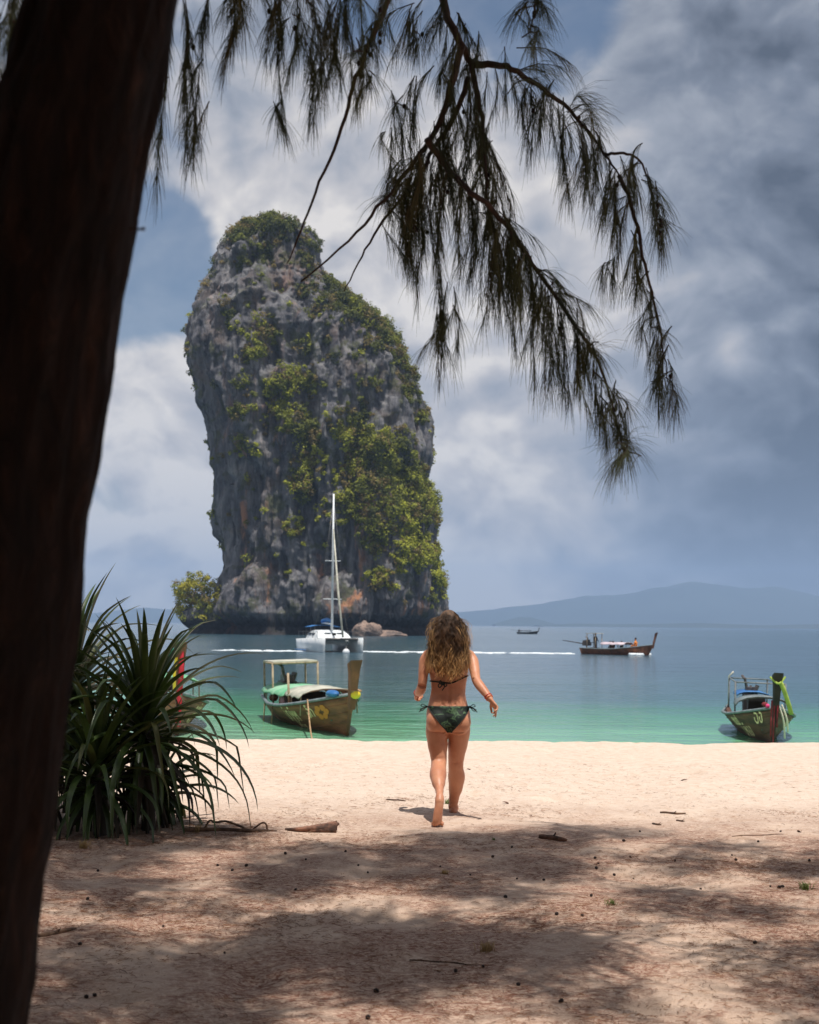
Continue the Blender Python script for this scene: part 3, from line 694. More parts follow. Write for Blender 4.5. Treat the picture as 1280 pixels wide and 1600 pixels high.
# --- moored longtail at the right
loc, hd = boat_pose(1204, 32.6, 1164, 38.8)
B = longtail(loc, hd, 'dark longtail boat with lime green sash on its stem, moored at the right', m_hulld, m_darkwood, 0.95, .13, roll=R(-2))
B.scale = (.85, .85, .85)
for x, y in ((-3.2, .6), (-3.2, -.62), (0.4, .74), (.4, -.74)): pole(B, (x, y, .4), (x, y, 1.55), .028, m_grey)
for a_, b_ in (((-3.2, .6), (.4, .74)), ((-3.2, -.62), (.4, -.74)), ((-3.2, .6), (-3.2, -.62)), ((.4, .74), (.4, -.74))): MB().tube([(*a_, 1.55), (*b_, 1.55)], .022, 6).build('roof_bar', m_grey, B)
awning(B, 0.5, 1.5, 0.95, .8, .26, m_rail, name='canopy'); awning(B, -3.0, -1.4, 1.1, .5, .12, m_bluetarp)
longtail_engine(B, -2.7, .95, 0.2, 2.4)
for x in (-1.2, 0.2): MB().box((x, -.1, .85), (.5, .5, .55)).build('dark_crate', m_black, B, smooth=False)
MB().tube([(-3.25, -.62, .6), (-3.3, -.62, 1.6), (-3.15, -.5, 1.75)], .03, 6).build('pole', m_whitec, B)
hull_lettering(B, -1, .60, .66, [(21, 4, .21, 0, 0), (22, 4, .26, .07, -.32), (23, 2, .28, .27, .0)], m_letter, .055)
hull_lettering(B, 1, .95, .55, [(24, 4, .22, -.2, 0.05)], m_letter, .05)
tp = hull_pt(1, 1, 1); tx = tp.x
sash(B, [(tx + .30, -.02, tp.z + .88), (tx + .46, .12, tp.z + .6), (tx + .50, .26, tp.z + .2), (tx + .46, .36, tp.z - .12)], .075, m_lime, 'green_sash')
sash(B, [(tx + .28, -.2, tp.z + .86), (tx + .5, 0, tp.z + .70), (tx + .28, .2, tp.z + .88)], .03, m_lime, 'green_sash')
for k, (y0, ln) in enumerate(((-.12, .75), (-.05, .95), (.04, .5))): sash(B, [(tx + .12, y0, tp.z + .22), (tx + .26, y0 - .03, tp.z - ln * .4), (tx + .14, y0 - .02, tp.z - ln)], .03, m_red2, 'red_ribbon')
MB().ball((tx - .3, -.26, tp.z + .08), (.10, .09, .07), 10, 7).build('flower_garland', m_red2, B)
MB().ball((tx - .18, -.2, tp.z + .05), (.06, .06, .06), 8, 6).build('flower_garland', m_pink, B)
for y0, ln in ((.14, .8), (.22, .62)): sash(B, [(tx + .1, y0 - .08, tp.z + .12), (tx + .12, y0 + .06, tp.z - ln * .4), (tx - .05, y0 + .12, tp.z - ln)], .03, m_whitec, 'white_ribbon')

# --- longtail with red ribbons half hidden by the screw pines
loc, hd = boat_pose(283, 33.6, 262, 41.0)
C_ = longtail(loc, hd, 'longtail boat with bright red stem ribbon, half hidden behind the screw pines', m_hullw, m_wood, 1.22, .13)
tp = hull_pt(1, 1, 1); tx = tp.x
sash(C_, [(tx + .38, 0, tp.z + 1.1), (tx + .42, .02, tp.z + .6), (tx + .30, 0, tp.z + .1), (tx + .2, -.02, tp.z - .75)], .085, m_red, 'red_ribbon')
sash(C_, [(tx + .34, -.12, tp.z + 1.05), (tx + .2, -.42, tp.z + .85), (tx + .1, -.5, tp.z + .6)], .13, m_teal, 'turquoise_ribbon')
sash(C_, [(tx + .36, -.1, tp.z + .9), (tx + .34, -.14, tp.z + .5), (tx + .25, -.12, tp.z + .1)], .05, m_yellow, 'yellow_ribbon')
hull_lettering(C_, 1, .95, .5, [(31, 4, .24, -.22, 0.1), (32, 3, .2, -.16, -.2)], m_letter, .05)
awning(C_, -2.4, 0.6, 1.1, .8, .2, m_greentarp); longtail_engine(C_, -3.0, .95)
for x in (-2.2, .4):
    for s in (1, -1): pole(C_, (x, s * .76, .4), (x, s * .74, 1.12), .02)

# --- simple small figures for the boats far out
m_skin_far = mat('tanned_skin_far', srgb(150, 104, 78), 0.7)
def small_person(loc, pose, label, shirt, rz=0.0):
    root = empty('person', loc, rz); tag(root, label, 'person', 'people aboard the moving longtail boat')
    verts = {'stand': [(0, 0, .92), (0, 0, 1.18), (0, 0, 1.42), (0, 0, 1.50), (0, 0, 1.66), (-.2, 0, 1.38), (-.27, .05, 1.1), (-.22, .25, 1.0), (.2, 0, 1.38), (.27, .05, 1.1), (.2, .26, 1.02), (-.1, 0, .88), (-.12, .03, .48), (-.12, 0, .06), (-.12, .16, .03), (.1, 0, .88), (.12, .03, .48), (.12, 0, .06), (.12, .16, .03)],
             'sit': [(0, 0, .16), (0, .02, .42), (0, .04, .66), (0, .05, .74), (0, .07, .90), (-.19, .03, .62), (-.26, .1, .36), (-.16, .3, .32), (.19, .03, .62), (.26, .1, .36), (.16, .3, .32), (-.1, .06, .14), (-.14, .46, .30), (-.12, .62, -.08), (-.12, .76, -.1), (.1, .06, .14), (.14, .46, .30), (.12, .62, -.08), (.12, .76, -.1)]}[pose]
    ed = [(0, 1), (1, 2), (2, 3), (3, 4), (2, 5), (5, 6), (6, 7), (2, 8), (8, 9), (9, 10), (0, 11), (11, 12), (12, 13), (13, 14), (0, 15), (15, 16), (16, 17), (17, 18)]
    rad_ = [.15, .13, .14, .06, .10, .07, .05, .04, .07, .05, .04, .09, .065, .045, .04, .09, .065, .045, .04]
    me = bpy.data.meshes.new('body'); me.from_pydata(verts, ed, []); o = bpy.data.objects.new('body', me); COL.objects.link(o)
    o.modifiers.new('skin', 'SKIN'); o.modifiers.new('sub', 'SUBSURF').levels = 1
    for k, r_ in enumerate(rad_): me.skin_vertices[0].data[k].radius = (r_, r_)
    me.skin_vertices[0].data[0].use_root = True
    dg = bpy.context.evaluated_depsgraph_get(); me2 = bpy.data.meshes.new_from_object(o.evaluated_get(dg)); bpy.data.objects.remove(o)
    me2.materials.clear(); me2.materials.append(shirt); me2.name = 'body'
    o = bpy.data.objects.new('body', me2); COL.objects.link(o); o.parent = root
    hd_ = verts[4]; MB().ball((hd_[0], hd_[1], hd_[2] + .05), (.085, .1, .12), 10, 8).build('head', m_skin_far, root)
    MB().ball((hd_[0], hd_[1] - .02, hd_[2] + .09), (.092, .1, .1), 10, 8).build('hair', m_black, root)

# --- longtail under way
loc, hd = boat_pose(1006, 131, 918, 135.5)
D_ = longtail(loc, hd, 'longtail boat with pale awning speeding right across the bay, trailing a wake', m_wood, m_wood, 1.15, .10)
awning(D_, -1.2, 1.6, 1.02, .78, .22, m_pinkawn)
for x in (-1.0, -.1, .8, 1.5):
    for s in (1, -1): pole(D_, (x, s * .74, .4), (x, s * .74, 1.06), .03, m_grey)
for s in (1, -1):
    for x in (-2.9, -1.9): pole(D_, (x, s * .55, .4), (x, s * .55, 2.0), .035, m_pole)
MB().box((-2.4, 0, 2.04), (1.3, 1.25, .05)).build('roof_mat', m_paletarp, D_, smooth=False)
longtail_engine(D_, -3.35, 1.0, 0, 2.6)
Mx = Matrix.Translation(loc) @ Matrix.Rotation(hd, 4, 'Z')
small_person(Mx @ Vector((-2.35, .1, .26)), 'stand', 'dark clothed person standing at the stern of the speeding boat', m_black, hd - math.pi / 2)
small_person(Mx @ Vector((2.45, 0, .62)), 'sit', 'person in orange sitting at the bow of the speeding boat', m_orange, hd + math.pi / 2)
for k, x in enumerate((-.6, .1, .7)):
    small_person(Mx @ Vector((x, -.35 if k % 2 else .2, .26)), 'sit', ['rearmost of three dark figures sitting under the pale awning', 'middle one of three figures sitting under the pale awning', 'foremost of three dark figures sitting under the pale awning'][k], m_black if k != 1 else m_hulld, hd + math.pi / 2)
# white water behind the boat
m_foam = mat('white_sea_foam', srgb(236, 240, 242), 0.9, srgb(206, 216, 222), 1.5, 4)
r_ = np.random.RandomState(8); fm = MB()
def foam_patch(x, y, lx, ly, h):
    n = 10; ring0 = []; ring1 = []
    for k in range(n):
        a = 2 * math.pi * k / n; q_ = r_.uniform(.7, 1.2)
        ring0.append((x + lx * q_ * math.cos(a), y + ly * q_ * math.sin(a), WATER - 0.03)); ring1.append((x + lx * .55 * q_ * math.cos(a), y + ly * .55 * q_ * math.sin(a), WATER + h))
    fm.rings([ring0, ring1])
stern = Mx @ Vector((-5.2, 0, 0)); d_end = at(330, 1025, 134)
x = stern.x
while x > d_end.x:
    u = (stern.x - x) / (stern.x - d_end.x); gap = 0.5 + .5 * math.sin(x * 1.3) * math.sin(x * .37 + 2)
    if r_.rand() < (0.95 if u < .35 else 0.8) * (0.45 + .55 * gap):
        foam_patch(x, stern.y + 1.5 * u + r_.normal(scale=.8 + 1.4 * u), r_.uniform(.3, 1.3), r_.uniform(.25, .7), r_.uniform(.01, .06) * (1.3 - .7 * u))
    x -= 0.16
for k in range(16): foam_patch(*(Mx @ Vector((r_.uniform(2.2, 3.4), r_.uniform(-.9, .9), 0))).to_2d(), .35, .25, .22)
tag(fm.build('wake_foam', m_foam), 'line of white foam trailing behind the speeding boat', 'foam', kind='stuff')

# --- far dark boat near the horizon
loc, hd = boat_pose(838, 455, 812, 459)
E_ = longtail(loc, hd, 'small dark longtail boat far out, just right of the woman\'s head', m_darkwood, m_darkwood, 1.1, .12)
awning(E_, -2.2, 1.2, .95, .75, .2, m_darkwood); longtail_engine(E_, -3.2, .95)

# --- catamaran
CD = 136.0
cl = Vector(((520 - 640) / FPX * CD, CD, WATER)); cat = empty('sailing_catamaran', cl, R(-90 + 19)); tag(cat, 'white catamaran with tall mast and blue sail cover anchored before the island', 'sailboat')
def cat_hull(y):
    rg = []
    for i in range(17):
        u = i / 16; x = -4.5 + 9 * u; w = 0.62 * (1 - max(0, (u - .45) / .55) ** 2.2) * (0.85 + .15 * min(1, u / .2)) + .03; zt = 1.22 + .22 * u; zb = -.35 + .3 * max(0, (u - .8) / .2) ** 2
        rg.append([Vector((x + .2 * (1 if q > 2 and False else 0), y + s * w * k, z)) for s, k, z in ((1, .2, zb), (1, .75, .1), (1, .95, .7), (1, 1, zt), (-1, 1, zt), (-1, .95, .7), (-1, .75, .1), (-1, .2, zb)) for q in (0,)])
    return MB().rings(rg).build('hull', m_white, cat)
for y in (-1.9, 1.9):
    h_ = cat_hull(y)
    MB().tube([(-4.4, y + .67 * (1 if y > 0 else -1), .16), (0, y + .67 * (1 if y > 0 else -1), .16)], .05, 5).build('stripe', m_bluetarp, h_)
MB().box((-1.2, 0, 1.0), (5.2, 3.6, .55)).build('bridge_deck', m_white, cat, smooth=False)
MB().tube([(3.6, -1.9, 1.3), (3.6, 1.9, 1.3)], .09, 8).build('front_beam', m_steel, cat)
nt_m = mat('trampoline_net', srgb(70, 84, 84), 0.9); MB().box((2.5, 0, 1.2), (2.1, 3.2, .03)).build('trampoline', nt_m, cat, smooth=False)
cb = []
for z, x0, x1, w in ((1.27, -3.3, 1.5, 1.75), (1.7, -3.1, 1.0, 1.6), (2.05, -2.9, .3, 1.3), (2.14, -2.6, -.1, .9)):
    cb.append([(x0, -w, z), (x1 - .35, -w, z), (x1, -w * .55, z), (x1, w * .55, z), (x1 - .35, w, z), (x0, w, z)])
cab = MB().rings([[Vector(p) for p in r__] for r__ in cb]).build('cabin', m_white, cat, smooth=False)
for s in (-1, 1):
    for x in (-2.2, -.9):
        MB().box((x, s * 1.60, 1.72), (.95, .12, .26)).build('window', m_glass, cab, smooth=False)
    MB().box((.86, s * .62, 1.72), (.16, .62, .26), Matrix.Rotation(R(-38), 3, 'Y')).build('window', m_glass, cab, smooth=False)
MB().box((1.0, .0, 1.6), (.2, .34, .5)).build('hatch', m_black, cab, smooth=False)
MB().tube([(.2, 0, 1.9), (.2, 0, 15.7)], [.13, .09], 8).build('mast', m_white, cat)
MB().tube([(.3, 0, 12.2), (2.2, 0, 6.0), (4.1, 0, 1.5)], [.05, .12, .10], 8).build('furled_jib', m_paletarp, cat)
for z, w in ((5.2, .95), (9.0, .8)): MB().tube([(.2, -w, z), (.2, w, z)], .045, 6).build('spreader', m_white, cat)
for s in (-1, 1): MB().tube([(.2, 0, 15.0), (.2, s * .8, 9.0), (.2, s * .95, 5.2), (-.3, s * 1.9, 1.4)], .018, 4).build('shroud', m_steel, cat)
MB().tube([(.2, 0, 15.5), (-4.4, 0, 1.5)], .018, 4).build('backstay', m_steel, cat)
MB().tube([(.1, 0, 2.75), (-3.9, .1, 2.85)], .09, 8).build('boom', m_white, cat)
MB().tube(smooth_path([(.1, 0, 2.95), (-1.2, 0, 3.15), (-2.6, .05, 3.1), (-3.8, .1, 2.95)], 4), [(.16, .22)] * 13, 8).build('sail_cover', m_bluetarp, cat)
bm_ = [[Vector((x, w, z)) for w, z in ((-1.6, 2.45), (-.8, 2.62), (.8, 2.62), (1.6, 2.45), (1.6, 2.42), (.8, 2.59), (-.8, 2.59), (-1.6, 2.42))] for x in (-4.2, -3.2, -2.3)]
MB().rings(bm_).build('bimini', m_bluetarp, cat, smooth=False)
for x in (-4.1, -2.4):
    for s in (-1, 1): MB().tube([(x, s * 1.5, 1.3), (x, s * 1.5, 2.45)], .03, 5).build('pole', m_steel, cat)
for s in (-1, 1):
    for x in (-3.8, -2.0, -.2, 1.6, 3.4): MB().tube([(x, s * 2.35, 1.3), (x, s * 2.35, 2.0)], .02, 4).build('stanchion', m_steel, cat)
    MB().tube([(-3.8, s * 2.35, 1.98), (3.4, s * 2.35, 1.98)], .015, 4).build('lifeline', m_steel, cat)
buoy = MB().ball((0, 0, 0.12), .34, 16, 10); bp = at(541, 1014, 128); bp.z = WATER
bo = empty('mooring_buoy', bp); tag(bo, 'round white mooring buoy floating in front of the catamaran', 'buoy'); buoy.build('float', m_white, bo)
MB().tube([(0, 0, .42), (0, 0, .62)], .06, 8).build('ring_post', m_steel, bo)
# mooring line of the left longtail, running down to the sand
p0 = Matrix.Translation(A.location) @ Matrix.Rotation(hd * 0 + A.rotation_euler.z, 4, 'Z') @ hull_pt(.80, 1, -1)
p1 = Vector((-1.72, 26.5, gz(-1.72, 26.5) + .03))
tag(MB().tube(smooth_path([p0 + Vector((0, -.05, .05)), p0.lerp(p1, .35) + Vector((0, 0, -.25)), p0.lerp(p1, .7) + Vector((0, 0, -.18)), p1], 6), .02, 6).build('mooring_rope', m_rope), 'tan mooring rope slanting from the left longtail\'s side to the beach', 'rope')
# ------------------------------------------------------------------ casuarina trees
m_bark = bpy.data.materials.new('dark_fissured_bark'); m_bark.use_nodes = True; t = NT(m_bark.node_tree)
tc = t.node('ShaderNodeTexCoord').outputs['Object']; vs = t.vmath('MULTIPLY', tc, (1, 1, 0.25))
n_ = t.noise(vs, 26, 7, 0.66, 0.8); pl = t.noise(vs, 7, 4, 0.6)
c = t.ramp(n_, [(0.3, srgb(16, 10, 8)), (0.55, srgb(40, 26, 20)), (0.8, srgb(70, 46, 35))])
bn = t.node('ShaderNodeBump', {'Strength': 1.0, 'Distance': 0.06, 'Height': t.math('ADD', n_, pl)})
t.node('ShaderNodeOutputMaterial', {0: t.node('ShaderNodeBsdfPrincipled', {'Base Color': c, 'Roughness': 0.9, 'Specular IOR Level': 0.2, 'Normal': bn})})
m_twig = mat('dark_twig_bark', srgb(46, 34, 28), 0.85, srgb(70, 52, 42), 30, 3)
m_needle = mat('casuarina_needles', (.03, .04, .012), 0.55, attr=True, transl=0.25, spec=0.3)
m_cone = mat('dark_seed_cone', srgb(50, 32, 26), 0.9, srgb(26, 18, 16), 60, 3, bump=(90, .9, .01))

TD = 2.25
tp_ = [(-205, 2000), (-150, 1750), (-118, 1600), (-82, 1400), (-50, 1200), (-24, 1000), (-6, 800), (20, 640), (50, 480), (88, 320), (126, 160), (160, 0), (196, -180), (240, -400)]
tr_pts = [at(x, y, TD) for x, y in tp_]
tree_base = Vector((tr_pts[0].x - 0.06, TD, 0.0))
trunk_path = [tree_base + Vector((-.04, 0, -.1)), tree_base + Vector((0, 0, .15))] + [p for p in tr_pts if p.z > .3]
last = trunk_path[-1]
up_path = [last + Vector((.12, .0, .5)), last + Vector((.14, -.25, 1.3)), last + Vector((.1, -.8, 2.4)), last + Vector((.0, -1.7, 4.0)), last + Vector((-.1, -2.9, 6.0))]
tree = empty('casuarina_tree', tree_base)
tag(tree, 'dark leaning casuarina trunk at the left edge with drooping needle branches overhead', 'tree')
full = smooth_path(trunk_path + up_path, 10)
nth = 72; rings = []
for i, p in enumerate(full):
    tn = (full[min(i + 1, len(full) - 1)] - full[max(i - 1, 0)]).normalized()
    u = Vector((1, 0, 0)); u = (u - tn * u.dot(tn)).normalized(); w = tn.cross(u)
    r0 = 0.148 - 0.010 * min(p.z, 3) + (0.05 * max(0, .5 - p.z) / .5)
    if p.z > 3: r0 *= max(.28, 1 - (p.z - 3) * .10)
    a = np.linspace(0, 2 * np.pi, nth, endpoint=False)
    ridg = fbm(np.cos(a) * 2.6, np.sin(a) * 2.6, np.full(nth, p.z * 1.6), 4, ridged=True) * 0.016 + fbm(np.cos(a) * 1.0, np.sin(a) * 1.0, np.full(nth, p.z * 1.6), 3) * .020 + fbm(np.cos(a) * 7, np.sin(a) * 7, np.full(nth, p.z * 5.0), 3, ridged=True) * .007
    rings.append([p + u * float((r0 + q_) * math.cos(k)) + w * float((r0 + q_) * math.sin(k)) for k, q_ in zip(a, ridg)])
MB().rings(rings).build('trunk', m_bark, tree, offset=tree_base)

def needles_on(path, n, rs, ln=(0.10, 0.20), splay=0.35, wid=0.0011, store=None, col0=None):
    """thin drooping needles along a hanging twig; three-sided, three segments"""
    path = [Vector(p) for p in path]; m_ = len(path) - 1
    for k in range(n):
        u = (rs.rand() ** 0.8) * 0.98 * m_; i = int(u); p = path[i].lerp(path[i + 1], u - i)
        tn = (path[i + 1] - path[i]).normalized()
        d = tn + Vector(rs.normal(scale=splay, size=3)); d.z -= 0.40; d.normalize()
        L_ = rs.uniform(*ln); pts = [p]; dd = d
        for s_ in range(3):
            pts.append(pts[-1] + dd * (L_ / 3)); dd = (dd + Vector((0, 0, -0.42)) + Vector(rs.normal(scale=.05, size=3))).normalized()
        sd = dd.orthogonal().normalized(); sd2 = dd.cross(sd); b = len(store[0])
        for j, q_ in enumerate(pts):
            w = wid * (1, .95, .8, .3)[j]
            store[0] += [q_ + sd * w, q_ - sd * w * .5 + sd2 * w * .87, q_ - sd * w * .5 - sd2 * w * .87]
        for j in range(3):
            for a_ in range(3): store[1].append((b + j * 3 + a_, b + j * 3 + (a_ + 1) % 3, b + j * 3 + 3 + (a_ + 1) % 3, b + j * 3 + 3 + a_))
        cc_ = col0 * rs.uniform(.7, 1.3); store[2] += [tuple(cc_)] * 12
rs = np.random.RandomState(21)
NEEDLE_COLS = [np.array((.066, .076, .028)), np.array((.092, .096, .034)), np.array((.108, .092, .042)), np.array((.050, .060, .026))]
BR = [  # (depth, base radius, pixel path, twigs as (x0, y0, x1, y1))
 (5.5, .022, [(640, -330), (675, -150), (692, 0), (714, 55), (735, 100), (750, 170), (757, 250), (765, 330), (785, 400)],
  [(700, 30, 690, 170), (740, 60, 745, 190), (745, 130, 752, 300), (758, 200, 765, 380), (765, 260, 775, 440), (770, 300, 772, 520), (785, 330, 800, 560), (790, 390, 803, 590), (760, 330, 748, 500), (748, 260, 740, 400),
   (800, 390, 815, 500), (830, 400, 835, 520), (770, 350, 790, 470), (735, 110, 725, 250), (690, 10, 670, 110), (660, 0, 650, 110), (640, 20, 615, 130), (715, 20, 735, 130), (780, 370, 760, 540), (745, 180, 775, 300), (755, 240, 790, 380), (740, 200, 720, 330), (780, 330, 825, 450)]),
 (5.5, .017, [(735, 100), (770, 101), (800, 108), (850, 140), (900, 182), (945, 240), (968, 275)],
  [(790, 105, 810, 180), (810, 110, 880, 105), (830, 125, 828, 270), (850, 140, 845, 250), (870, 160, 885, 300), (890, 180, 882, 340), (905, 190, 915, 330), (925, 215, 935, 340), (885, 175, 905, 160), (830, 130, 835, 200), (900, 185, 925, 180), (905, 230, 900, 330)]),
 (5.5, .010, [(968, 275), (990, 330), (1005, 400), (1022, 470), (1036, 540), (1045, 600)],
  [(968, 275, 945, 370), (960, 270, 965, 420), (985, 310, 965, 440), (995, 350, 990, 480), (1005, 400, 992, 500), (1015, 440, 1020, 550), (1025, 480, 1012, 590), (1036, 530, 1030, 630), (1044, 560, 1042, 650), (960, 400, 955, 470), (1040, 590, 1046, 655)]),
 (5.5, .007, [(945, 240), (975, 240), (1000, 250), (1015, 290), (1026, 340), (1034, 400)],
  [(990, 245, 1000, 350), (1010, 262, 1018, 380), (1022, 300, 1030, 400), (1000, 250, 985, 330), (1026, 340, 1034, 420)]),
 (5.4, .016, [(722, 70), (705, 140), (680, 205), (650, 250), (600, 312), (545, 375), (470, 440)],
  [(712, 100, 712, 220), (700, 150, 690, 280), (690, 190, 700, 330), (675, 210, 655, 330), (660, 235, 645, 360), (645, 255, 640, 420), (655, 245, 665, 390), (640, 262, 625, 350), (620, 290, 612, 330), (612, 200, 606, 330), (640, 330, 655, 470), (622, 330, 636, 430), (650, 120, 640, 240), (628, 150, 618, 260)]),
 (5.7, .013, [(733, 120), (712, 180), (680, 230), (645, 290), (600, 345), (565, 400), (538, 455)],
  [(720, 160, 722, 300), (700, 200, 706, 350), (680, 232, 672, 390), (665, 260, 655, 510), (650, 282, 640, 430), (690, 215, 720, 330), (645, 290, 660, 420)]),
 (5.3, .015, [(668, 218), (690, 250), (715, 280), (742, 305), (790, 350), (830, 410), (880, 480), (925, 545), (946, 595), (962, 655), (976, 705)],
  [(700, 262, 690, 420), (715, 280, 712, 440), (730, 295, 735, 470), (690, 300, 692, 560), (700, 440, 690, 600), (690, 480, 688, 620), (800, 362, 800, 500), (820, 395, 812, 520), (845, 430, 842, 560), (850, 440, 862, 600), (860, 455, 850, 640), (870, 470, 878, 650), (885, 485, 880, 640), (895, 500, 905, 640), (910, 525, 905, 610), (925, 545, 935, 560), (930, 560, 945, 700), (940, 590, 950, 730), (955, 630, 962, 690), (957, 636, 968, 705), (970, 685, 976, 718), (975, 698, 982, 722), (840, 420, 875, 500), (865, 460, 905, 545)]),
 (5.0, .013, [(640, -120), (605, 0), (585, 50), (556, 120), (535, 200), (500, 285), (470, 360), (448, 412)],
  [(590, 30, 588, 110), (560, 110, 562, 175), (575, 70, 580, 150)]),
 (4.6, .020, [(180, -150), (260, -70), (340, -40), (430, -28), (520, -40), (600, -70)],
  [(268, -20, 262, 130), (262, 100, 248, 250), (250, 190, 245, 315), (290, 0, 290, 180), (300, 60, 296, 230), (310, 120, 300, 290), (325, -20, 312, 130), (305, 170, 292, 280), (350, -20, 366, 80), (372, -10, 362, 90), (366, 40, 352, 125), (378, -20, 380, 70),
   (425, -20, 440, 80), (440, 0, 432, 110), (445, 40, 440, 195), (455, 20, 462, 120), (470, -20, 478, 90), (480, 0, 485, 120), (492, 30, 500, 170), (500, 60, 492, 225), (505, -10, 515, 110), (520, 0, 528, 140), (530, 20, 536, 160), (545, -20, 552, 110), (560, -20, 568, 100), (590, -30, 592, 60), (440, 160, 442, 200),
   (415, -20, 420, 60), (475, 60, 485, 160), (555, 60, 562, 178)]),
 (4.8, .010, [(800, -120), (832, -40), (836, 10), (828, 50)],
  [(834, -10, 848, 30), (832, 10, 826, 60), (828, 40, 826, 85), (833, -30, 842, 30)]),
 (3.2, .012, [(60, -160), (20, -60), (5, 0)], [(12, -30, 6, 110), (28, -40, 18, 60), (2, 20, 4, 170)]),
]
branch_objs = []
for bi, (D0, r0, pp, tw) in enumerate(BR):
    m_ = MB(); n_p = len(pp)
    P = smooth_path([at(x, y, D0 + 0.06 * math.sin(i * 1.7 + bi)) for i, (x, y) in enumerate(pp)], 5)
    for i in range(1, len(P) - 1): P[i] = P[i] + Vector(rs.normal(scale=.0028, size=3))
    m_.tube(P, [r0 * (1 - .82 * i / (len(P) - 1)) for i in range(len(P))], 7)
    store = [[], [], []]
    for (x0, y0, x1, y1) in tw:
        for rep in range(3 if bi < 7 else 2):
            j = 0 if rep == 0 else 15
            D1 = D0 + rs.normal(scale=.14)
            a = at(x0 + rs.normal(scale=j * .8 + 1), y0 + rs.normal(scale=j + 1), D1); b = at(x1 + rs.normal(scale=j + 2), y1 - min(40, max(0, .4 * (y1 - y0))) + rs.normal(scale=j + 2), D1 + rs.normal(scale=.06))
            if rep: b = a.lerp(b, rs.uniform(.6, .95))
            mid = a.lerp(b, .45) + Vector((rs.normal(scale=.02), rs.normal(scale=.02), .02))
            path = smooth_path([a, mid, b], 5)
            m_.tube(path, [.0028 * (1 - .75 * i / (len(path) - 1)) for i in range(len(path))], 4)
            ln = (b - a).length
            needles_on(path, int(30 + 112 * ln), rs, (0.08, 0.19), .24, .00082, store, NEEDLE_COLS[rs.choice(4, p=[.4, .25, .12, .23])])
    bo_ = m_.build('branch', m_twig, tree, offset=tree_base); branch_objs.append(bo_)
    mesh_obj('needles', np.array([tuple(v) for v in store[0]]), store[1], m_needle, bo_, smooth=False, colors=store[2], kind='stuff', offset=tree_base)
    for k in range(4 if r0 < .02 else 7):
        x0, y0, x1, y1 = tw[rs.randint(len(tw))]; cpt = at(x0 + (x1 - x0) * rs.rand() * .5 + 4, y0 + (y1 - y0) * rs.rand() * .5, D0 - .05)
        MB().ball((0, 0, 0), (.008, .008, .011), 8, 6).build('cone', m_cone, bo_).location = cpt - tree_base
# small dead twig on the trunk
p = at(206, 358, TD - .02); MB().tube([p - Vector((.03, 0, 0)), p + Vector((.012, 0, .0)), p + Vector((.022, 0, .001))], [.003, .002, .0035], 5).build('dead_twig', m_twig, tree, offset=tree_base)

# crowns overhead: sprays of needles in clumps carried on boughs, out of frame, shading sand, trunk and plants
def crown_sprays(centres, radii, rs, per, size=(0.22, 0.42), wid=0.011):
    C = []; n_tot = 0; vs_ = []
    for c0, r in zip(centres, radii):
        n = int(per * r * r); d = rs.normal(size=(n, 3)); d /= np.linalg.norm(d, axis=1)[:, None]
        pc = np.array(c0) + d * (r * rs.uniform(.1, 1, n) ** .6)[:, None] * np.array([1, 1, .55])
        ax = rs.normal(size=(n, 3)) * np.array([1, 1, .55]) + np.array([0, 0, -.45]); ax /= np.linalg.norm(ax, axis=1)[:, None]
        sd = np.cross(ax, rs.normal(size=(n, 3))); sd /= np.linalg.norm(sd, axis=1)[:, None] + 1e-9
        L_ = rs.uniform(*size, n)[:, None]; w = wid * rs.uniform(.6, 1.4, n)[:, None]
        vs_.append(np.stack([pc - sd * w, pc + sd * w, pc + ax * L_ + sd * w * .4, pc + ax * L_ - sd * w * .4], 1).reshape(-1, 3))
    v = np.concatenate(vs_); k = rs.uniform(.7, 1.3, len(v) // 4)
    col = np.repeat(np.array([[.045, .052, .020]]) * k[:, None], 4, axis=0)
    return v, np.arange(len(v)).reshape(-1, 4), col
rs = np.random.RandomState(33)
def frame_top(y): return 1.44 + y * 0.485 + 0.55
top0 = up_path[2]
cen, rad_ = [], []
bm_ = MB()
SHADE = []
for k in range(2400):   # clumps so placed that the sun lays their shade where the photographed sand is dappled
    gx = rs.uniform(-5.5, 7.0); gy = rs.uniform(0.5, 11.2)
    edge = 9.5 + 0.22 * max(gx, 0) * .8 + (0.7 if gx < -1.2 else 0) + 0.5 * math.sin(gx * 1.7)
    if gy > edge: continue
    nn = float(fbm(np.array([gx * .55]), np.array([gy * .42]), 3.3, 3)[0])
    nn += rs.normal(scale=.26); thr = 0.38 - 0.20 * math.exp(-((gy - 8.6) / 1.0) ** 2) - (0.40 if gx < -1.3 and gy > 7.5 else 0)
    if nn < thr: continue
    z = max(frame_top(gy) + 1.0, 4.6) + rs.uniform(0, 2.6)
    c0 = Vector((gx, gy, 0)) + SUN * (z / SUN.z); 
    if c0.z < frame_top(c0.y) + .4: continue
    cen.append(c0); rad_.append(rs.uniform(.14, .40))
for bi, (D0, r0, pp, tw) in enumerate(BR):          # clumps added toward the sun to shade the hanging branches and trunk
    for (x0, y0, x1, y1) in tw[::3]:
        if D0 < 4: continue
        for rep in range(1):
            p = at(x0 + rs.normal(scale=30), y0 + rs.normal(scale=30), D0 + rs.normal(scale=.2)); c0 = p + SUN * rs.uniform(2.6, 4.6)
            if c0.z > frame_top(c0.y) + .35: cen.append(c0); rad_.append(rs.uniform(.22, .42))
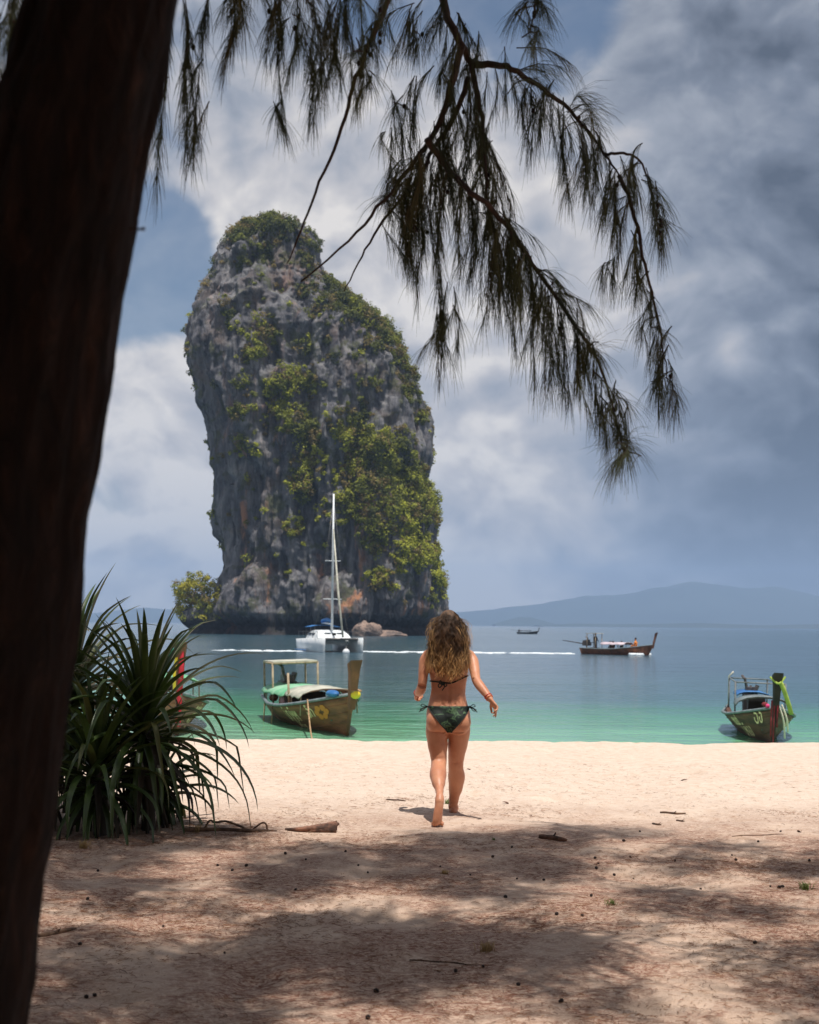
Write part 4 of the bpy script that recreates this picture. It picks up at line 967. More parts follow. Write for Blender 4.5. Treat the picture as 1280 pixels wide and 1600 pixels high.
for p in full[::1]:
    if p.z > .4 and p.z < 3.6:
        for rep in range(3): cen.append(p + Vector((rs.normal(scale=.15), rs.normal(scale=.15), 0)) + SUN * rs.uniform(2.6, 5.0)); rad_.append(rs.uniform(.3, .5))
cr = [(c0, r_) for c0, r_ in zip(cen, rad_) if c0.z - r_ * .55 - .35 > 1.44 + max(c0.y, 0) * .485 + .1]
cen = [c0 for c0, _ in cr]; rad_ = [r_ for _, r_ in cr]
n_own = len(cen)
boughs = []
for k in range(7):
    a = rs.uniform(-.2, 1.75) if k < 4 else rs.uniform(2, 5.5); e = top0 + Vector((math.cos(a) * rs.uniform(2, 4.0), math.sin(a) * rs.uniform(2, 4), rs.uniform(2, 4)))
    e.z = max(e.z, frame_top(max(e.y, 0)) + 1.2)
    bm_.tube(smooth_path([top0, top0.lerp(e, .5) + Vector((0, 0, .7)), e], 5), [.022 * (1 - .8 * i / 10) for i in range(11)], 6)
bm_.build('boughs', m_bark, tree, offset=tree_base)
v, f, c = crown_sprays(cen, rad_, rs, 1150)
mesh_obj('crown', v, f, m_needle, tree, smooth=False, colors=c, kind='stuff', offset=tree_base)

def shade_tree(x, y, h, spread, seed, label, low=2.6):  # unseen trees added to keep open-sky light off trunk and plants
    r_ = np.random.RandomState(seed); root = empty('casuarina_tree', (x, y, 0)); tag(root, label, 'tree', 'unseen casuarinas added to shade the trunk and plants')
    MB().tube(smooth_path([(0, 0, -.1), (.1, 0, 2), (.05, .15, 4.5), (0, .1, h * .75), (0, 0, h)], 5), [.22 - .19 * i / 20 for i in range(21)], 14).build('trunk', m_bark, root)
    cen_, rd_ = [], []
    b_ = MB()
    for k in range(150):
        a = r_.uniform(0, 6.28); q_ = spread * math.sqrt(r_.rand()); z = r_.uniform(low, h)
        q_ *= min(1, (h - z) / h * 1.6 + .25); cen_.append(Vector((math.cos(a) * q_, math.sin(a) * q_, z))); rd_.append(r_.uniform(.5, 1.0))
        if k % 6 == 0: b_.tube([(0, 0, z - .5), (cen_[-1].x, cen_[-1].y, z)], [.05, .02], 5)
    b_.build('boughs', m_bark, root)
    v, f, c = crown_sprays(cen_, rd_, r_, 130, (.3, .6), .022); mesh_obj('crown', v, f, m_needle, root, smooth=False, colors=c, kind='stuff')
for k, (x, y, h, s, lw) in enumerate([(-3.6, -3.4, 10, 3.2, 2.2), (1.2, -5.4, 11, 3.4, 2.4), (5.4, -4.2, 10, 3.2, 2.4), (-6.2, .2, 9, 2.8, 1.4), (-7.2, 4.6, 9, 2.8, 1.2), (-2.0, -8, 11, 4, 1.5), (5.5, -8, 11, 4, 1.5)]):
    shade_tree(x, y, h, s, 40 + k, ['added shade casuarina just behind the viewpoint on the left', 'added shade casuarina straight behind the viewpoint', 'added shade casuarina behind the viewpoint on the right', 'added shade casuarina left of the leaning trunk, out of view', 'added shade casuarina left of the screw pines, out of view', 'farther added shade casuarina behind on the left', 'farther added shade casuarina behind on the right'][k], lw)

# ------------------------------------------------------------------ screw pines (strap leaves, each its own part)
m_pand = mat('screw_pine_leaf', srgb(46, 64, 28), 0.40, srgb(66, 84, 36), 3.0, 4, nvec=(1, 1, 1), transl=0.14, spec=0.5)
m_pandb = mat('screw_pine_leaf_yellowing', srgb(64, 74, 32), 0.5, srgb(84, 86, 42), 3.0, 4, transl=0.18)
m_pandd = mat('screw_pine_dead_leaf', srgb(50, 40, 26), 0.8, srgb(32, 28, 18), 4.0, 4)
def strap_leaf(L_, wid, elev, droop, fold, rs, n=14):
    """leaf in its own frame: grows along +X, bends down by gravity; keeled V section"""
    v, f = [], []; x = z = 0.0; yaw = rs.normal(scale=.10); y = 0.0
    kink = rs.uniform(.42, .75)
    for i in range(n + 1):
        u = i / n; e = elev - droop * u ** 1.5 - (fold if u > kink else 0) * min(1, (u - kink) / .12)
        e = max(e, -1.45)
        w = wid * min(1, .62 + u * 2.4) * (1 - u ** 2.2) ** .8 + .0012
        nx_, nz_ = -math.sin(e), math.cos(e); k = .34 * w
        v += [(x - k * -nx_ * 0, y - w / 2, z), (x - nx_ * k, y, z - nz_ * k), (x, y + w / 2, z)]
        x += math.cos(e) * L_ / n; z += math.sin(e) * L_ / n; y += math.sin(yaw) * u * L_ / n
    for i in range(n): b = i * 3; f += [(b, b + 1, b + 4, b + 3), (b + 1, b + 2, b + 5, b + 4)]
    return v, f
def screw_pine(px, py, D, n_leaf, label, seed, Lr=(.8, 1.15), zc=None, dead=18):
    r_ = np.random.RandomState(seed); c0 = at(px, py, D); g = gz(c0.x, c0.y)
    root = empty('screw_pine', (c0.x, c0.y, g)); tag(root, label, 'plant', 'screw pines at the left edge of the beach')
    H = c0.z - g
    MB().tube(smooth_path([(.05, 0, -.05), (.02, .03, H * .5), (0, 0, H * .95), (0, 0, H + .10)], 4), [.055, .05, .05, .05, .05, .05, .05, .05, .05, .05, .05, .045, .02][:13], 9).build('stem', m_pandd, root)
    for k in range(4):
        a = k * 1.57 + .4; MB().tube([(0, 0, H * .45), (math.cos(a) * .14, math.sin(a) * .14, H * .2), (math.cos(a) * .2, math.sin(a) * .2, -.05)], .014, 6).build('prop_root', m_pandd, root)
    for k in range(n_leaf + dead):
        u = k / n_leaf; az = k * 2.39996 + r_.normal(scale=.12)
        if k < n_leaf:
            el = R(86 - 92 * u ** 1.05) + r_.normal(scale=.07); droop = .45 + 1.65 * u + r_.normal(scale=.18); fold = (0 if r_.rand() < .45 else r_.uniform(.4, 1.1)) * (0.2 + u)
            L_ = r_.uniform(*Lr) * (0.82 + .3 * min(1, u * 1.6)); z0 = H + .10 - .30 * u; m_ = m_pandb if r_.rand() < .10 else m_pand; wd = r_.uniform(.046, .064)
        else:
            el = R(r_.uniform(-50, 5)); droop = 1.3; fold = .5; L_ = min(r_.uniform(.5, .95), max(.3, H * .98)); z0 = H * r_.uniform(.45, .9); m_ = m_pandd if r_.rand() < .4 else m_pand; wd = .05
        v, f = strap_leaf(L_, wd, el, droop, fold, r_)
        o = mesh_obj('leaf', v, f, m_, root); o.location = (math.cos(az) * .03, math.sin(az) * .03, z0); o.rotation_euler = (0, 0, az)
screw_pine(226, 1120, 9.75, 78, 'largest screw pine, its strap leaves fanning out right toward the longtail boat', 51, (.74, 1.02), dead=38)
screw_pine(112, 1065, 10.3, 62, 'screw pine directly beside the dark trunk, leaves reaching highest', 52, (.75, 1.05), dead=30)
screw_pine(150, 1190, 9.5, 70, 'low screw pine crowded beneath the two larger ones, leaves touching the sand', 53, (.6, .9), dead=22)
screw_pine(248, 1212, 10.0, 36, 'small screw pine sprouting at the right foot of the clump', 54, (.40, .62), dead=16)
screw_pine(60, 1150, 9.9, 42, 'screw pine half hidden behind the dark trunk', 55, (.7, 1.0), dead=22)
# ------------------------------------------------------------------ the woman
m_skin = bpy.data.materials.new('sun_tanned_skin'); m_skin.use_nodes = True; t = NT(m_skin.node_tree)
tc = t.node('ShaderNodeTexCoord').outputs['Object']
c = t.mix(t.remap(t.noise(tc, 6, 4, .6), .35, .7), srgb(196, 138, 106) + (1,), srgb(178, 116, 86) + (1,))
c = t.mix(t.math('MULTIPLY', t.remap(t.noise(tc, 40, 3, .6), .5, .8), .25), c, srgb(206, 140, 112) + (1,))
bn = t.node('ShaderNodeBump', {'Strength': 0.08, 'Distance': 0.004, 'Height': t.noise(tc, 90, 3, .6)})
t.node('ShaderNodeOutputMaterial', {0: t.node('ShaderNodeBsdfPrincipled', {'Base Color': c, 'Roughness': 0.48, 'Specular IOR Level': 0.45, 'Subsurface Weight': 0.12, 'Subsurface Radius': (0.02, 0.008, 0.004), 'Subsurface Scale': 0.6, 'Normal': bn})})
WY = 10.45; WX = (703 - 640) / FPX * WY
wz = min(gz(WX + .05, WY + .27), gz(WX - .08, WY - .42))
woman = empty('person', (WX, WY, wz)); tag(woman, 'woman in dark green bikini with long wavy hair walking away toward the sea', 'person')
b = MB()
def ering(z, cx, cy, hx, hy, n=28, p=2.2):
    out = []
    for k in range(n):
        a = 2 * math.pi * k / n; c_, s_ = math.cos(a), math.sin(a)
        out.append(Vector((cx + hx * math.copysign(abs(c_) ** (2 / p), c_), cy + hy * math.copysign(abs(s_) ** (2 / p), s_), z)))
    return out
b.rings([ering(*r_) for r_ in [(.645, 0, .0, .08, .07), (.68, 0, 0, .135, .10), (.72, 0, 0, .162, .112), (.77, 0, 0, .168, .114), (.82, -.002, .003, .162, .106), (.86, -.004, .006, .150, .097), (.90, -.004, .01, .139, .088), (.94, -.003, .015, .132, .082), (.98, 0, .018, .131, .084),
       (1.03, 0, .02, .137, .092), (1.08, 0, .022, .145, .098), (1.13, 0, .025, .152, .099), (1.18, 0, .03, .160, .092), (1.22, 0, .035, .158, .080), (1.25, 0, .038, .135, .068), (1.28, 0, .042, .085, .056), (1.305, 0, .046, .052, .05)]])
for s in (-1, 1):
    b.ball((s * .080, -.050, .732), (.090, .088, .098), 20, 14)
    b.ball((s * .072, .098, 1.105), (.062, .05, .060), 16, 10)
    b.ball((s * .152, .032, 1.225), (.052, .05, .048), 14, 10)
    b.ball((s * .085, -.05, 1.16), (.055, .035, .075), 14, 10)
b.tube([(0, .046, 1.27), (0, .056, 1.33), (0, .062, 1.40)], [(.056, .052), (.050, .05), (.052, .055)], 20)
# head with face turned to the sea
b.ball((0, .060, 1.468), (.073, .090, .098), 24, 18); b.ball((0, .085, 1.415), (.054, .066, .062), 18, 12)
b.tube([(0, .150, 1.475), (0, .165, 1.452), (0, .160, 1.440)], [.008, .013, .010], 8); b.ball((0, .148, 1.408), (.022, .010, .009), 10, 8); b.ball((0, .140, 1.378), (.02, .014, .014), 10, 8)
for s in (-1, 1): b.ball((s * .074, .058, 1.455), (.010, .020, .030), 10, 8); b.ball((s * .034, .132, 1.438), (.020, .016, .02), 10, 8)
def limb(pts, rad, n=20):
    P = smooth_path(pts, 5); m_ = len(pts) - 1; rr = []
    for i in range(len(P)):
        u = i / 5; k = min(int(u), m_ - 1); f_ = u - k; f_ = f_ * f_ * (3 - 2 * f_); a, c_ = rad[k], rad[k + 1]
        a = a if isinstance(a, tuple) else (a, a); c_ = c_ if isinstance(c_, tuple) else (c_, c_)
        rr.append((a[0] + (c_[0] - a[0]) * f_, a[1] + (c_[1] - a[1]) * f_))
    b.tube(P, rr, n)
# left leg: pushing off, heel raised, sole to the viewer
limb([(-.080, .0, .76), (-.086, -.004, .66), (-.080, -.006, .56), (-.074, -.014, .48), (-.070, -.022, .435), (-.074, -.065, .395), (-.079, -.155, .350), (-.077, -.24, .305), (-.072, -.32, .258), (-.071, -.375, .226)],
     [.083, .086, .077, .064, .059, .058, .064, .052, .032, .025])
limb([(-.071, -.372, .232), (-.072, -.402, .196), (-.076, -.418, .150), (-.084, -.424, .095), (-.088, -.420, .050), (-.088, -.398, .026)], [.027, .034, .032, (.040, .030), (.046, .026), (.044, .018)])
for k in range(5):
    x = -.088 + (k - 2) * .0185 * -1; r_ = (.0125, .0095, .009, .0085, .008)[k]
    limb([(x, -.412, .034), (x * 1.0, -.386, .016), (x, -.362 - .004 * k, .012)], [r_, r_, r_ * .8], 10)
b.ball((-.073, -.414, .184), (.034, .030, .036), 14, 10)
# right leg: planted ahead
limb([(.080, .0, .76), (.083, .022, .66), (.074, .058, .56), (.066, .092, .47), (.063, .112, .415), (.064, .132, .365), (.070, .160, .30), (.066, .196, .22), (.055, .235, .135), (.050, .258, .075)],
     [.083, .085, .077, .064, .059, .058, .066, .056, .040, .034])
limb([(.050, .238, .045), (.051, .262, .058), (.056, .32, .046), (.062, .385, .030), (.066, .43, .020)], [(.033, .040), (.034, .045), (.036, .036), (.042, .026), (.040, .015)])
b.ball((.050, .238, .030), (.032, .036, .032), 14, 10)
for k in range(5):
    x = .066 + (k - 2) * .017 * -1 * -1; r_ = (.0125, .0095, .009, .0085, .008)[k]
    limb([(x, .42, .018), (x + .002, .445, .015), (x + .003, .468 - .006 * k, .011)], [r_, r_, r_ * .8], 10)
# left arm: elbow bent, forearm swinging forward
limb([(-.150, .03, 1.23), (-.180, .018, 1.185), (-.190, .0, 1.12), (-.196, -.014, 1.055), (-.201, -.022, 1.005)], [.047, .046, .040, .036, .034])
limb([(-.201, -.022, 1.005), (-.210, .03, .968), (-.220, .08, .948), (-.230, .13, .938), (-.236, .17, .932)], [.035, .038, .036, .029, .024])
# right arm: swung back and out
limb([(.150, .03, 1.23), (.180, .012, 1.19), (.192, -.045, 1.135), (.198, -.10, 1.085), (.202, -.145, 1.050)], [.047, .046, .041, .036, .034])
limb([(.202, -.145, 1.050), (.226, -.182, 1.014), (.256, -.220, .976), (.286, -.255, .936), (.304, -.276, .910)], [.034, .036, .033, .027, .0225])
def hand(w, d, side, palm_n, curl, spread=.10, tl=1.0):
    """palm box plus five fingers; d = direction of the hand, side = toward the thumb, palm_n = out of the palm"""
    w, d, side, palm_n = Vector(w), Vector(d).normalized(), Vector(side), Vector(palm_n)
    side = (side - d * side.dot(d)).normalized(); palm_n = (palm_n - d * palm_n.dot(d)); palm_n = (palm_n - side * palm_n.dot(side)).normalized()
    rg = []
    for u, hw_, th_ in ((-.012, .021, .016), (.02, .028, .0155), (.05, .037, .014), (.075, .038, .0125)):
        c_ = w + d * u; rg.append([c_ + side * (hw_ * math.cos(a)) + palm_n * (th_ * math.sin(a)) for a in (2 * math.pi * k / 14 for k in range(14))])
    b.rings(rg)
    for k, (L_, cu) in enumerate(zip((.066, .074, .069, .054), curl)):
        o = w + d * .070 + side * (.028 - .0185 * k); dd = (d + side * (spread * (1.5 - k))).normalized(); ang = 0; pts = [o]; ax = side
        for s_ in (.42, .32, .26):
            ang += cu; e = dd * math.cos(ang) + palm_n * math.sin(ang); pts.append(pts[-1] + e * L_ * s_)
        limb(pts, [.0088, .0082, .0076, .0062], 10)
    o = w + d * .022 + side * .022
    limb([o, o + (d * .5 + side * .75 + palm_n * .2).normalized() * .034, o + (d * .5 + side * .75 + palm_n * .2).normalized() * .034 + (d * .9 + side * .25 + palm_n * .3).normalized() * .028 * tl, o + (d * .5 + side * .75 + palm_n * .2).normalized() * .034 + (d * .9 + side * .2 + palm_n * .4).normalized() * .05 * tl], [.012, .0105, .0092, .007], 10)
hand((.304, -.276, .910), (.56, -.10, -.80), (-.35, .85, -.2), (-.8, -.2, -.45), (.30, .55, .75, .85))
hand((-.236, .17, .932), (-.12, .8, -.25), (.25, .1, .95), (.9, 0, -.2), (.75, .9, 1.0, 1.0))
tmp = b.build('tmp_body', None)
md = tmp.modifiers.new('r', 'REMESH'); md.mode = 'VOXEL'; md.voxel_size = 0.0052
md = tmp.modifiers.new('s', 'SMOOTH'); md.factor = 0.5; md.iterations = 6
dg = bpy.context.evaluated_depsgraph_get(); me = bpy.data.meshes.new_from_object(tmp.evaluated_get(dg)); bpy.data.objects.remove(tmp)
co = np.zeros(len(me.vertices) * 3); me.vertices.foreach_get('co', co); co = co.reshape(-1, 3)
x_, y_, z_ = co.T
back = y_ < 0.0
sp_ = np.exp(-(x_ / .014) ** 2) * np.clip((z_ - .84) / .05, 0, 1) * np.clip((1.22 - z_) / .08, 0, 1); co[:, 1] += np.where(back, .008 * sp_, 0)
cleft = np.exp(-(x_ / .010) ** 2) * np.clip((z_ - .645) / .02, 0, 1) * np.clip((.815 - z_) / .05, 0, 1); co[:, 1] += np.where(y_ < -.03, .026 * cleft, 0)
dimple = sum(np.exp(-((x_ - s * .045) ** 2 + (z_ - .862) ** 2) / .012 ** 2) for s in (-1, 1)); co[:, 1] += np.where(back, .006 * dimple, 0)
scap = sum(np.exp(-((x_ - s * .075) ** 2 / .03 ** 2 + (z_ - 1.09) ** 2 / .012 ** 2)) for s in (-1, 1)); co[:, 1] += np.where(back, .004 * scap, 0)
kn = np.exp(-((x_ + .071) ** 2 / .035 ** 2 + (z_ - .44) ** 2 / .012 ** 2)) + np.exp(-((x_ - .063) ** 2 / .035 ** 2 + (z_ - .415) ** 2 / .012 ** 2))
co[:, 1] += np.where((z_ < .5) & (z_ > .35), .006 * kn, 0)
fold = sum(np.exp(-(z_ - (.655 + .10 * (np.abs(x_) - .05) ** 2 * 10)) ** 2 / .007 ** 2) * np.exp(-((x_ - s * .075) / .055) ** 4) for s in (-1, 1)); co[:, 1] += np.where(y_ < -.03, .016 * fold, 0)
me.vertices.foreach_set('co', co.ravel()); me.update()
me.polygons.foreach_set('use_smooth', [True] * len(me.polygons)); me.materials.clear(); me.materials.append(m_skin); me.name = 'body'
body = bpy.data.objects.new('body', me); COL.objects.link(body); body.parent = woman
tree_b = BVHTree.FromPolygons([tuple(v) for v in co], [tuple(p.vertices) for p in me.polygons])

# eyes (the face looks out to sea)
m_eye = mat('eye_white', srgb(230, 226, 220), 0.2); m_iris = mat('brown_iris', srgb(60, 38, 24), 0.2)
for s in (-1, 1):
    e = MB().ball((s * .030, .136, 1.466), .011, 10, 8).build('eye', m_eye, woman); MB().ball((s * .030, .1455, 1.466), (.005, .003, .005), 8, 6).build('iris', m_iris, e)

# bikini
m_camo = bpy.data.materials.new('green_leaf_print_bikini'); m_camo.use_nodes = True; t = NT(m_camo.node_tree)
tc = t.node('ShaderNodeTexCoord').outputs['Object']
n_ = t.noise(t.vmath('MULTIPLY', t.vmath('ADD', tc, (0.3, 0, 0.11)), (1, .4, 1.2)), 17, 3, .55, 1.2)
c = t.ramp(n_, [(0.0, srgb(14, 26, 20)), (0.52, srgb(14, 24, 20)), (0.57, srgb(28, 46, 34)), (0.66, srgb(78, 104, 72)), (0.72, srgb(24, 38, 30))], 'LINEAR')
t.node('ShaderNodeOutputMaterial', {0: t.node('ShaderNodeBsdfPrincipled', {'Base Color': c, 'Roughness': 0.7, 'Specular IOR Level': 0.3})})
m_strap = mat('black_green_strap', srgb(20, 30, 24), 0.7)
bik = empty('bikini', (0, 0, 0), parent=woman)
def cloth_patch(name, outline, sgn, nu=22, nv=18, off=.0045, parent=None):
    """rows (z, x_left, x_right) draped onto the body from -Y (sgn=-1) or +Y (sgn=+1); thin closed shell"""
    zs = np.linspace(outline[0][0], outline[-1][0], nv); rows = sorted(outline); rz_ = [r[0] for r in rows]
    v, f = [], []
    for lay in (0, 1):
        for z in zs:
            xl = np.interp(z, rz_, [r[1] for r in rows]); xr = np.interp(z, rz_, [r[2] for r in rows])
            for k in range(nu):
                x = xl + (xr - xl) * k / (nu - 1); h = tree_b.ray_cast(Vector((x, sgn * .5, z)), Vector((0, -sgn, 0)))
                y = h[0].y if h[0] is not None else 0.0; nn = h[1] if h[0] is not None else Vector((0, sgn, 0))
                if abs(x) < .03 and sgn < 0 and .64 < z < .80: y = min(y, -.085 - .03 * (z < .79) * (z > .69))
                p = Vector((x, y, z)) + nn * (off if lay == 0 else -.002); v.append(p)
    N_ = nu * nv
    for lay in (0, 1):
        for j in range(nv - 1):
            for k in range(nu - 1):
                q_ = (j * nu + k, j * nu + k + 1, (j + 1) * nu + k + 1, (j + 1) * nu + k); q_ = tuple(i + lay * N_ for i in q_); f.append(q_ if (lay == 0) else q_[::-1])
    ring = [k for k in range(nu)] + [j * nu + nu - 1 for j in range(1, nv)] + [(nv - 1) * nu + k for k in range(nu - 2, -1, -1)] + [j * nu for j in range(nv - 2, 0, -1)]
    for a, c_ in zip(ring, ring[1:] + ring[:1]): f.append((a, a + N_, c_ + N_, c_))
    return mesh_obj(name, v, f, m_camo, parent or woman)
bpy.data.objects.remove(bik)
pan = cloth_patch('bikini_bottom', [(.655, -.010, .022), (.675, -.022, .034), (.72, -.062, .072), (.77, -.102, .112), (.81, -.133, .140), (.838, -.148, .150), (.850, -.146, .146)], -1)
cloth_patch('front_panel', [(.64, -.015, .02), (.68, -.03, .03), (.74, -.07, .07), (.80, -.125, .125), (.838, -.146, .146)], 1, parent=pan)
def around(z0, z1, a0, a1, n=20, off=.004, cx=0.0, cy=.012):
    pts = []
    for k in range(n + 1):
        u = k / n; a = a0 + (a1 - a0) * u; z = z0 + (z1 - z0) * u; d = Vector((math.cos(a), math.sin(a), 0))
        h = tree_b.ray_cast(Vector((cx, cy, z)) + d * .24, -d)
        if h[0] is not None: pts.append(h[0] + d * off)
    return pts
for s in (-1, 1):
    a0 = -math.pi / 2 + s * 1.02
    pts = around(.842, .842, a0, -math.pi / 2 + s * 2.3, 12); MB().tube(pts, .005, 6).build('hip_strap', m_strap, pan)
    h = tree_b.ray_cast(Vector((s * .4, .0, .842)), Vector((-s, 0, 0)))[0]
    kx = h + Vector((s * .010, -.01, .0))
    MB().ball(kx, (.010, .010, .009), 8, 6).build('knot', m_strap, pan)
    for dx_, dz_ in ((.026, .012), (.030, -.018)):
        MB().tube(smooth_path([kx, kx + Vector((s * dx_, -.02, dz_ + .008)), kx + Vector((s * dx_ * 1.6, -.015, dz_ - .004)), kx + Vector((s * dx_, -.005, dz_ - .012)), kx], 4), .0032, 5).build('bow_loop', m_strap, pan)
    MB().tube(smooth_path([kx, kx + Vector((s * .03, -.03, -.015)), kx + Vector((s * .055, -.03, -.038))], 4), .0034, 5).build('tie_end', m_strap, pan)
# edging of the bottom
for pts in ([(-.148, .838), (-.133, .81), (-.102, .77), (-.062, .72), (-.022, .675), (-.010, .657)], [(.150, .838), (.140, .81), (.112, .77), (.072, .72), (.034, .675), (.022, .657)]):
    ed = []
    for x, z in [tuple(p_)[0::2] for p_ in smooth_path([(x, 0, z) for x, z in pts], 5)]:
        h = tree_b.ray_cast(Vector((x, -.5, z)), Vector((0, 1, 0)))
        if h[0] is not None:
            q_ = h[0] + h[1] * .006
            if abs(x) < .03: q_.y = min(q_.y, -.09)
            ed.append(q_)
    MB().tube(ed, .0042, 6).build('edging', m_strap, pan)
top_strap = []
for u in np.linspace(0, 1, 40):
    a = -math.pi * .5 - math.pi * .5 + u * math.pi; a = math.pi + u * math.pi
    z = 1.022 + .055 * max(0, math.cos(a)) ** 2 * (1 if math.cos(a) > 0 else 0) + .012 * max(0, -math.cos(a))
    d = Vector((math.cos(a), math.sin(a), 0)); h = tree_b.ray_cast(Vector((0, .02, z)) + d * .165, -d)
    if h[0] is not None: top_strap.append(h[0] + d * .004)
bt = MB().tube(top_strap, .0055, 6).build('bikini_top_strap', m_strap, woman)
h = tree_b.ray_cast(Vector((-.045, -.5, 1.018)), Vector((0, 1, 0)))[0] + Vector((0, -.008, 0))
MB().ball(h, (.020, .010, .012), 10, 8).build('knot', m_strap, bt)
for dx_, dz_ in ((-.036, -.012), (.03, -.004), (-.026, .012)):
    MB().tube(smooth_path([h, h + Vector((dx_ * .7, -.012, dz_ + .012)), h + Vector((dx_, -.012, dz_ - .004)), h + Vector((dx_ * .6, -.008, dz_ - .016)), h], 4), .0045, 5).build('bow_loop', m_strap, bt)
MB().tube(smooth_path([h, h + Vector((.012, -.012, -.02)), h + Vector((-.006, -.008, -.05))], 4), .004, 5).build('tie_end', m_strap, bt)
for s in (-1, 1): cloth_patch('bikini_cup', [(1.05, s * .075 - .055, s * .075 + .055), (1.10, s * .075 - .045, s * .075 + .045), (1.15, s * .08 - .015, s * .08 + .015), (1.18, s * .085 - .004, s * .085 + .004)], 1, 12, 12, parent=bt)
# bracelets
m_brace = mat('orange_thread_bracelet', srgb(206, 92, 40), 0.7); m_brace2 = mat('red_thread_bracelet', srgb(190, 44, 44), 0.7)
def bracelet(c0, d, r_, m_):
    d = Vector(d).normalized(); u = d.orthogonal().normalized(); w = d.cross(u)
    MB().tube([Vector(c0) + u * r_ * math.cos(a) + w * r_ * math.sin(a) for a in (2 * math.pi * k / 20 for k in range(21))], .0032, 6, cap=False).build('bracelet', m_, woman)
bracelet((.295, -.266, .924), (.10, -.13, -.148), .027, m_brace); bracelet((.286, -.255, .936), (.10, -.13, -.148), .0285, m_brace2)
bracelet((-.233, .15, .935), (-.12, .8, -.15), .029, m_brace2)

# hair: wavy locks, dark at the roots and sun-bleached toward the tips
m_hair = mat('sun_bleached_wavy_hair', (.2, .12, .06), 0.52, attr=True, spec=0.3)
rs = np.random.RandomState(77); hv, hf, hc = [], [], []
root_c = np.array((.042, .022, .012)); mid_c = np.array((.130, .066, .032)); tip_c = np.array((.78, .46, .19))
hc0 = Vector((0, .055, 1.468))
def strand(path, r0, cols):
    base_ = len(hv); n = len(path); up = Vector((1, 0, 0))
    for i, p in enumerate(path):
        tn = (path[min(i + 1, n - 1)] - path[max(i - 1, 0)]).normalized(); u = (up - tn * up.dot(tn)); u = u.normalized() if u.length > 1e-5 else tn.orthogonal().normalized(); w = tn.cross(u)
        q_ = r0 * (1 - .65 * (i / (n - 1)) ** 2)
        for a in (0, 2.094, 4.189): hv.append(p + u * q_ * math.cos(a) + w * q_ * math.sin(a)); hc.append(cols[i])
    for i in range(n - 1):
        for k in range(3): hf.append((base_ + i * 3 + k, base_ + i * 3 + (k + 1) % 3, base_ + i * 3 + 3 + (k + 1) % 3, base_ + i * 3 + 3 + k))
for lock in range(300):
    while True:
        d = Vector(rs.normal(size=3)).normalized()
        if d.z > -.35 and not (d.y > .45 and d.z < .62): break
    p0 = hc0 + Vector((d.x * .076, d.y * .094, d.z * .103))
    side = d.x; frontness = max(0, d.y)
    ex_ = np.clip(side * .105 + rs.normal(scale=.045), -.150, .145); deep_ = rs.uniform(0, 1)
    ez = rs.uniform(1.045, 1.25) if rs.rand() < .72 else rs.uniform(1.2, 1.34)
    ez += .10 * (abs(ex_) / .17) ** 2 * rs.rand()
    ey = -.105 - .035 * deep_ + .06 * (abs(ex_) / .17) ** 2 + (.12 if frontness > .3 and abs(side) > .5 and rs.rand() < .5 else 0)
    end = Vector((ex_, ey, ez)); out = Vector((d.x, d.y * .6, 0))
    p1 = p0 + Vector((d.x * .014, d.y * .02 - .012, .004 + .008 * max(0, d.z)))
    p2 = Vector((ex_ * .85 + d.x * .012, min(ey - .02, -.055) if frontness < .3 else ey - .02, max(ez + .14, 1.32)))
    amp = rs.uniform(.008, .019); lam = rs.uniform(.075, .13); ph = rs.uniform(0, 6.28); ph2 = rs.uniform(0, 6.28)
    tone = rs.normal(scale=.42); blond = rs.rand() < .25
    nst = rs.randint(7, 12)
    for s_ in range(nst):
        off = Vector(rs.normal(scale=.0055, size=3)); path = []; cols = []
        jit = Vector(rs.normal(scale=.010, size=3)); n = 17; dph = rs.normal(scale=.35)
        for i in range(n):
            u = i / (n - 1); q_ = p0 * (1 - u) ** 3 + p1 * 3 * u * (1 - u) ** 2 + p2 * 3 * u * u * (1 - u) + (end + jit) * u ** 3
            s_len = u * (p0 - end).length * 1.15; k = min(1, u * 1.8) * amp * (.6 + .8 * u)
            q_ = q_ + Vector((k * math.sin(s_len / lam * 6.28 + ph + dph), k * .8 * math.cos(s_len / lam * 6.28 + ph2 + dph), 0)) + off * (.4 + u)
            path.append(q_)
            zz_ = np.clip((1.40 - q_.z) / .34 + tone * .6 + (.25 if blond else 0), 0, 1); c_ = root_c + (mid_c - root_c) * min(1, zz_ * 2) if zz_ < .5 else mid_c + (tip_c - mid_c) * (zz_ - .5) * 2
            cols.append(c_ * max(.45, 1 + .55 * tone))
        strand(path, rs.uniform(.0013, .0022), cols)
# flyaway strands
for k in range(220):
    d = Vector(rs.normal(size=3)).normalized(); d.z = abs(d.z) * .6; p0 = hc0 + Vector((d.x * .08, -abs(d.y) * .09, d.z * .1)); sx_ = math.copysign(1, d.x)
    end = Vector((sx_ * rs.uniform(.10, .175), rs.uniform(-.14, -.02), rs.uniform(1.08, 1.40))); ph = rs.uniform(0, 6.28); path = []
    for i in range(13):
        u = i / 12; q_ = p0.lerp(end, u) + Vector((sx_ * .035 * math.sin(u * 3.14), -.02, .05 * math.sin(u * 3.14))) + Vector((.012 * u * math.sin(u * 14 + ph), .01 * math.cos(u * 12 + ph), 0)); path.append(q_)
    strand(path, .0009, [root_c * 1.5 + (tip_c * .8 - root_c) * (i / 12) ** 1.5 for i in range(13)])
hair = mesh_obj('hair', np.array([tuple(v) for v in hv]), hf, m_hair, woman, colors=hc)
cap = MB(); cap.ball((0, .045, 1.474), (.081, .092, .104), 24, 16)
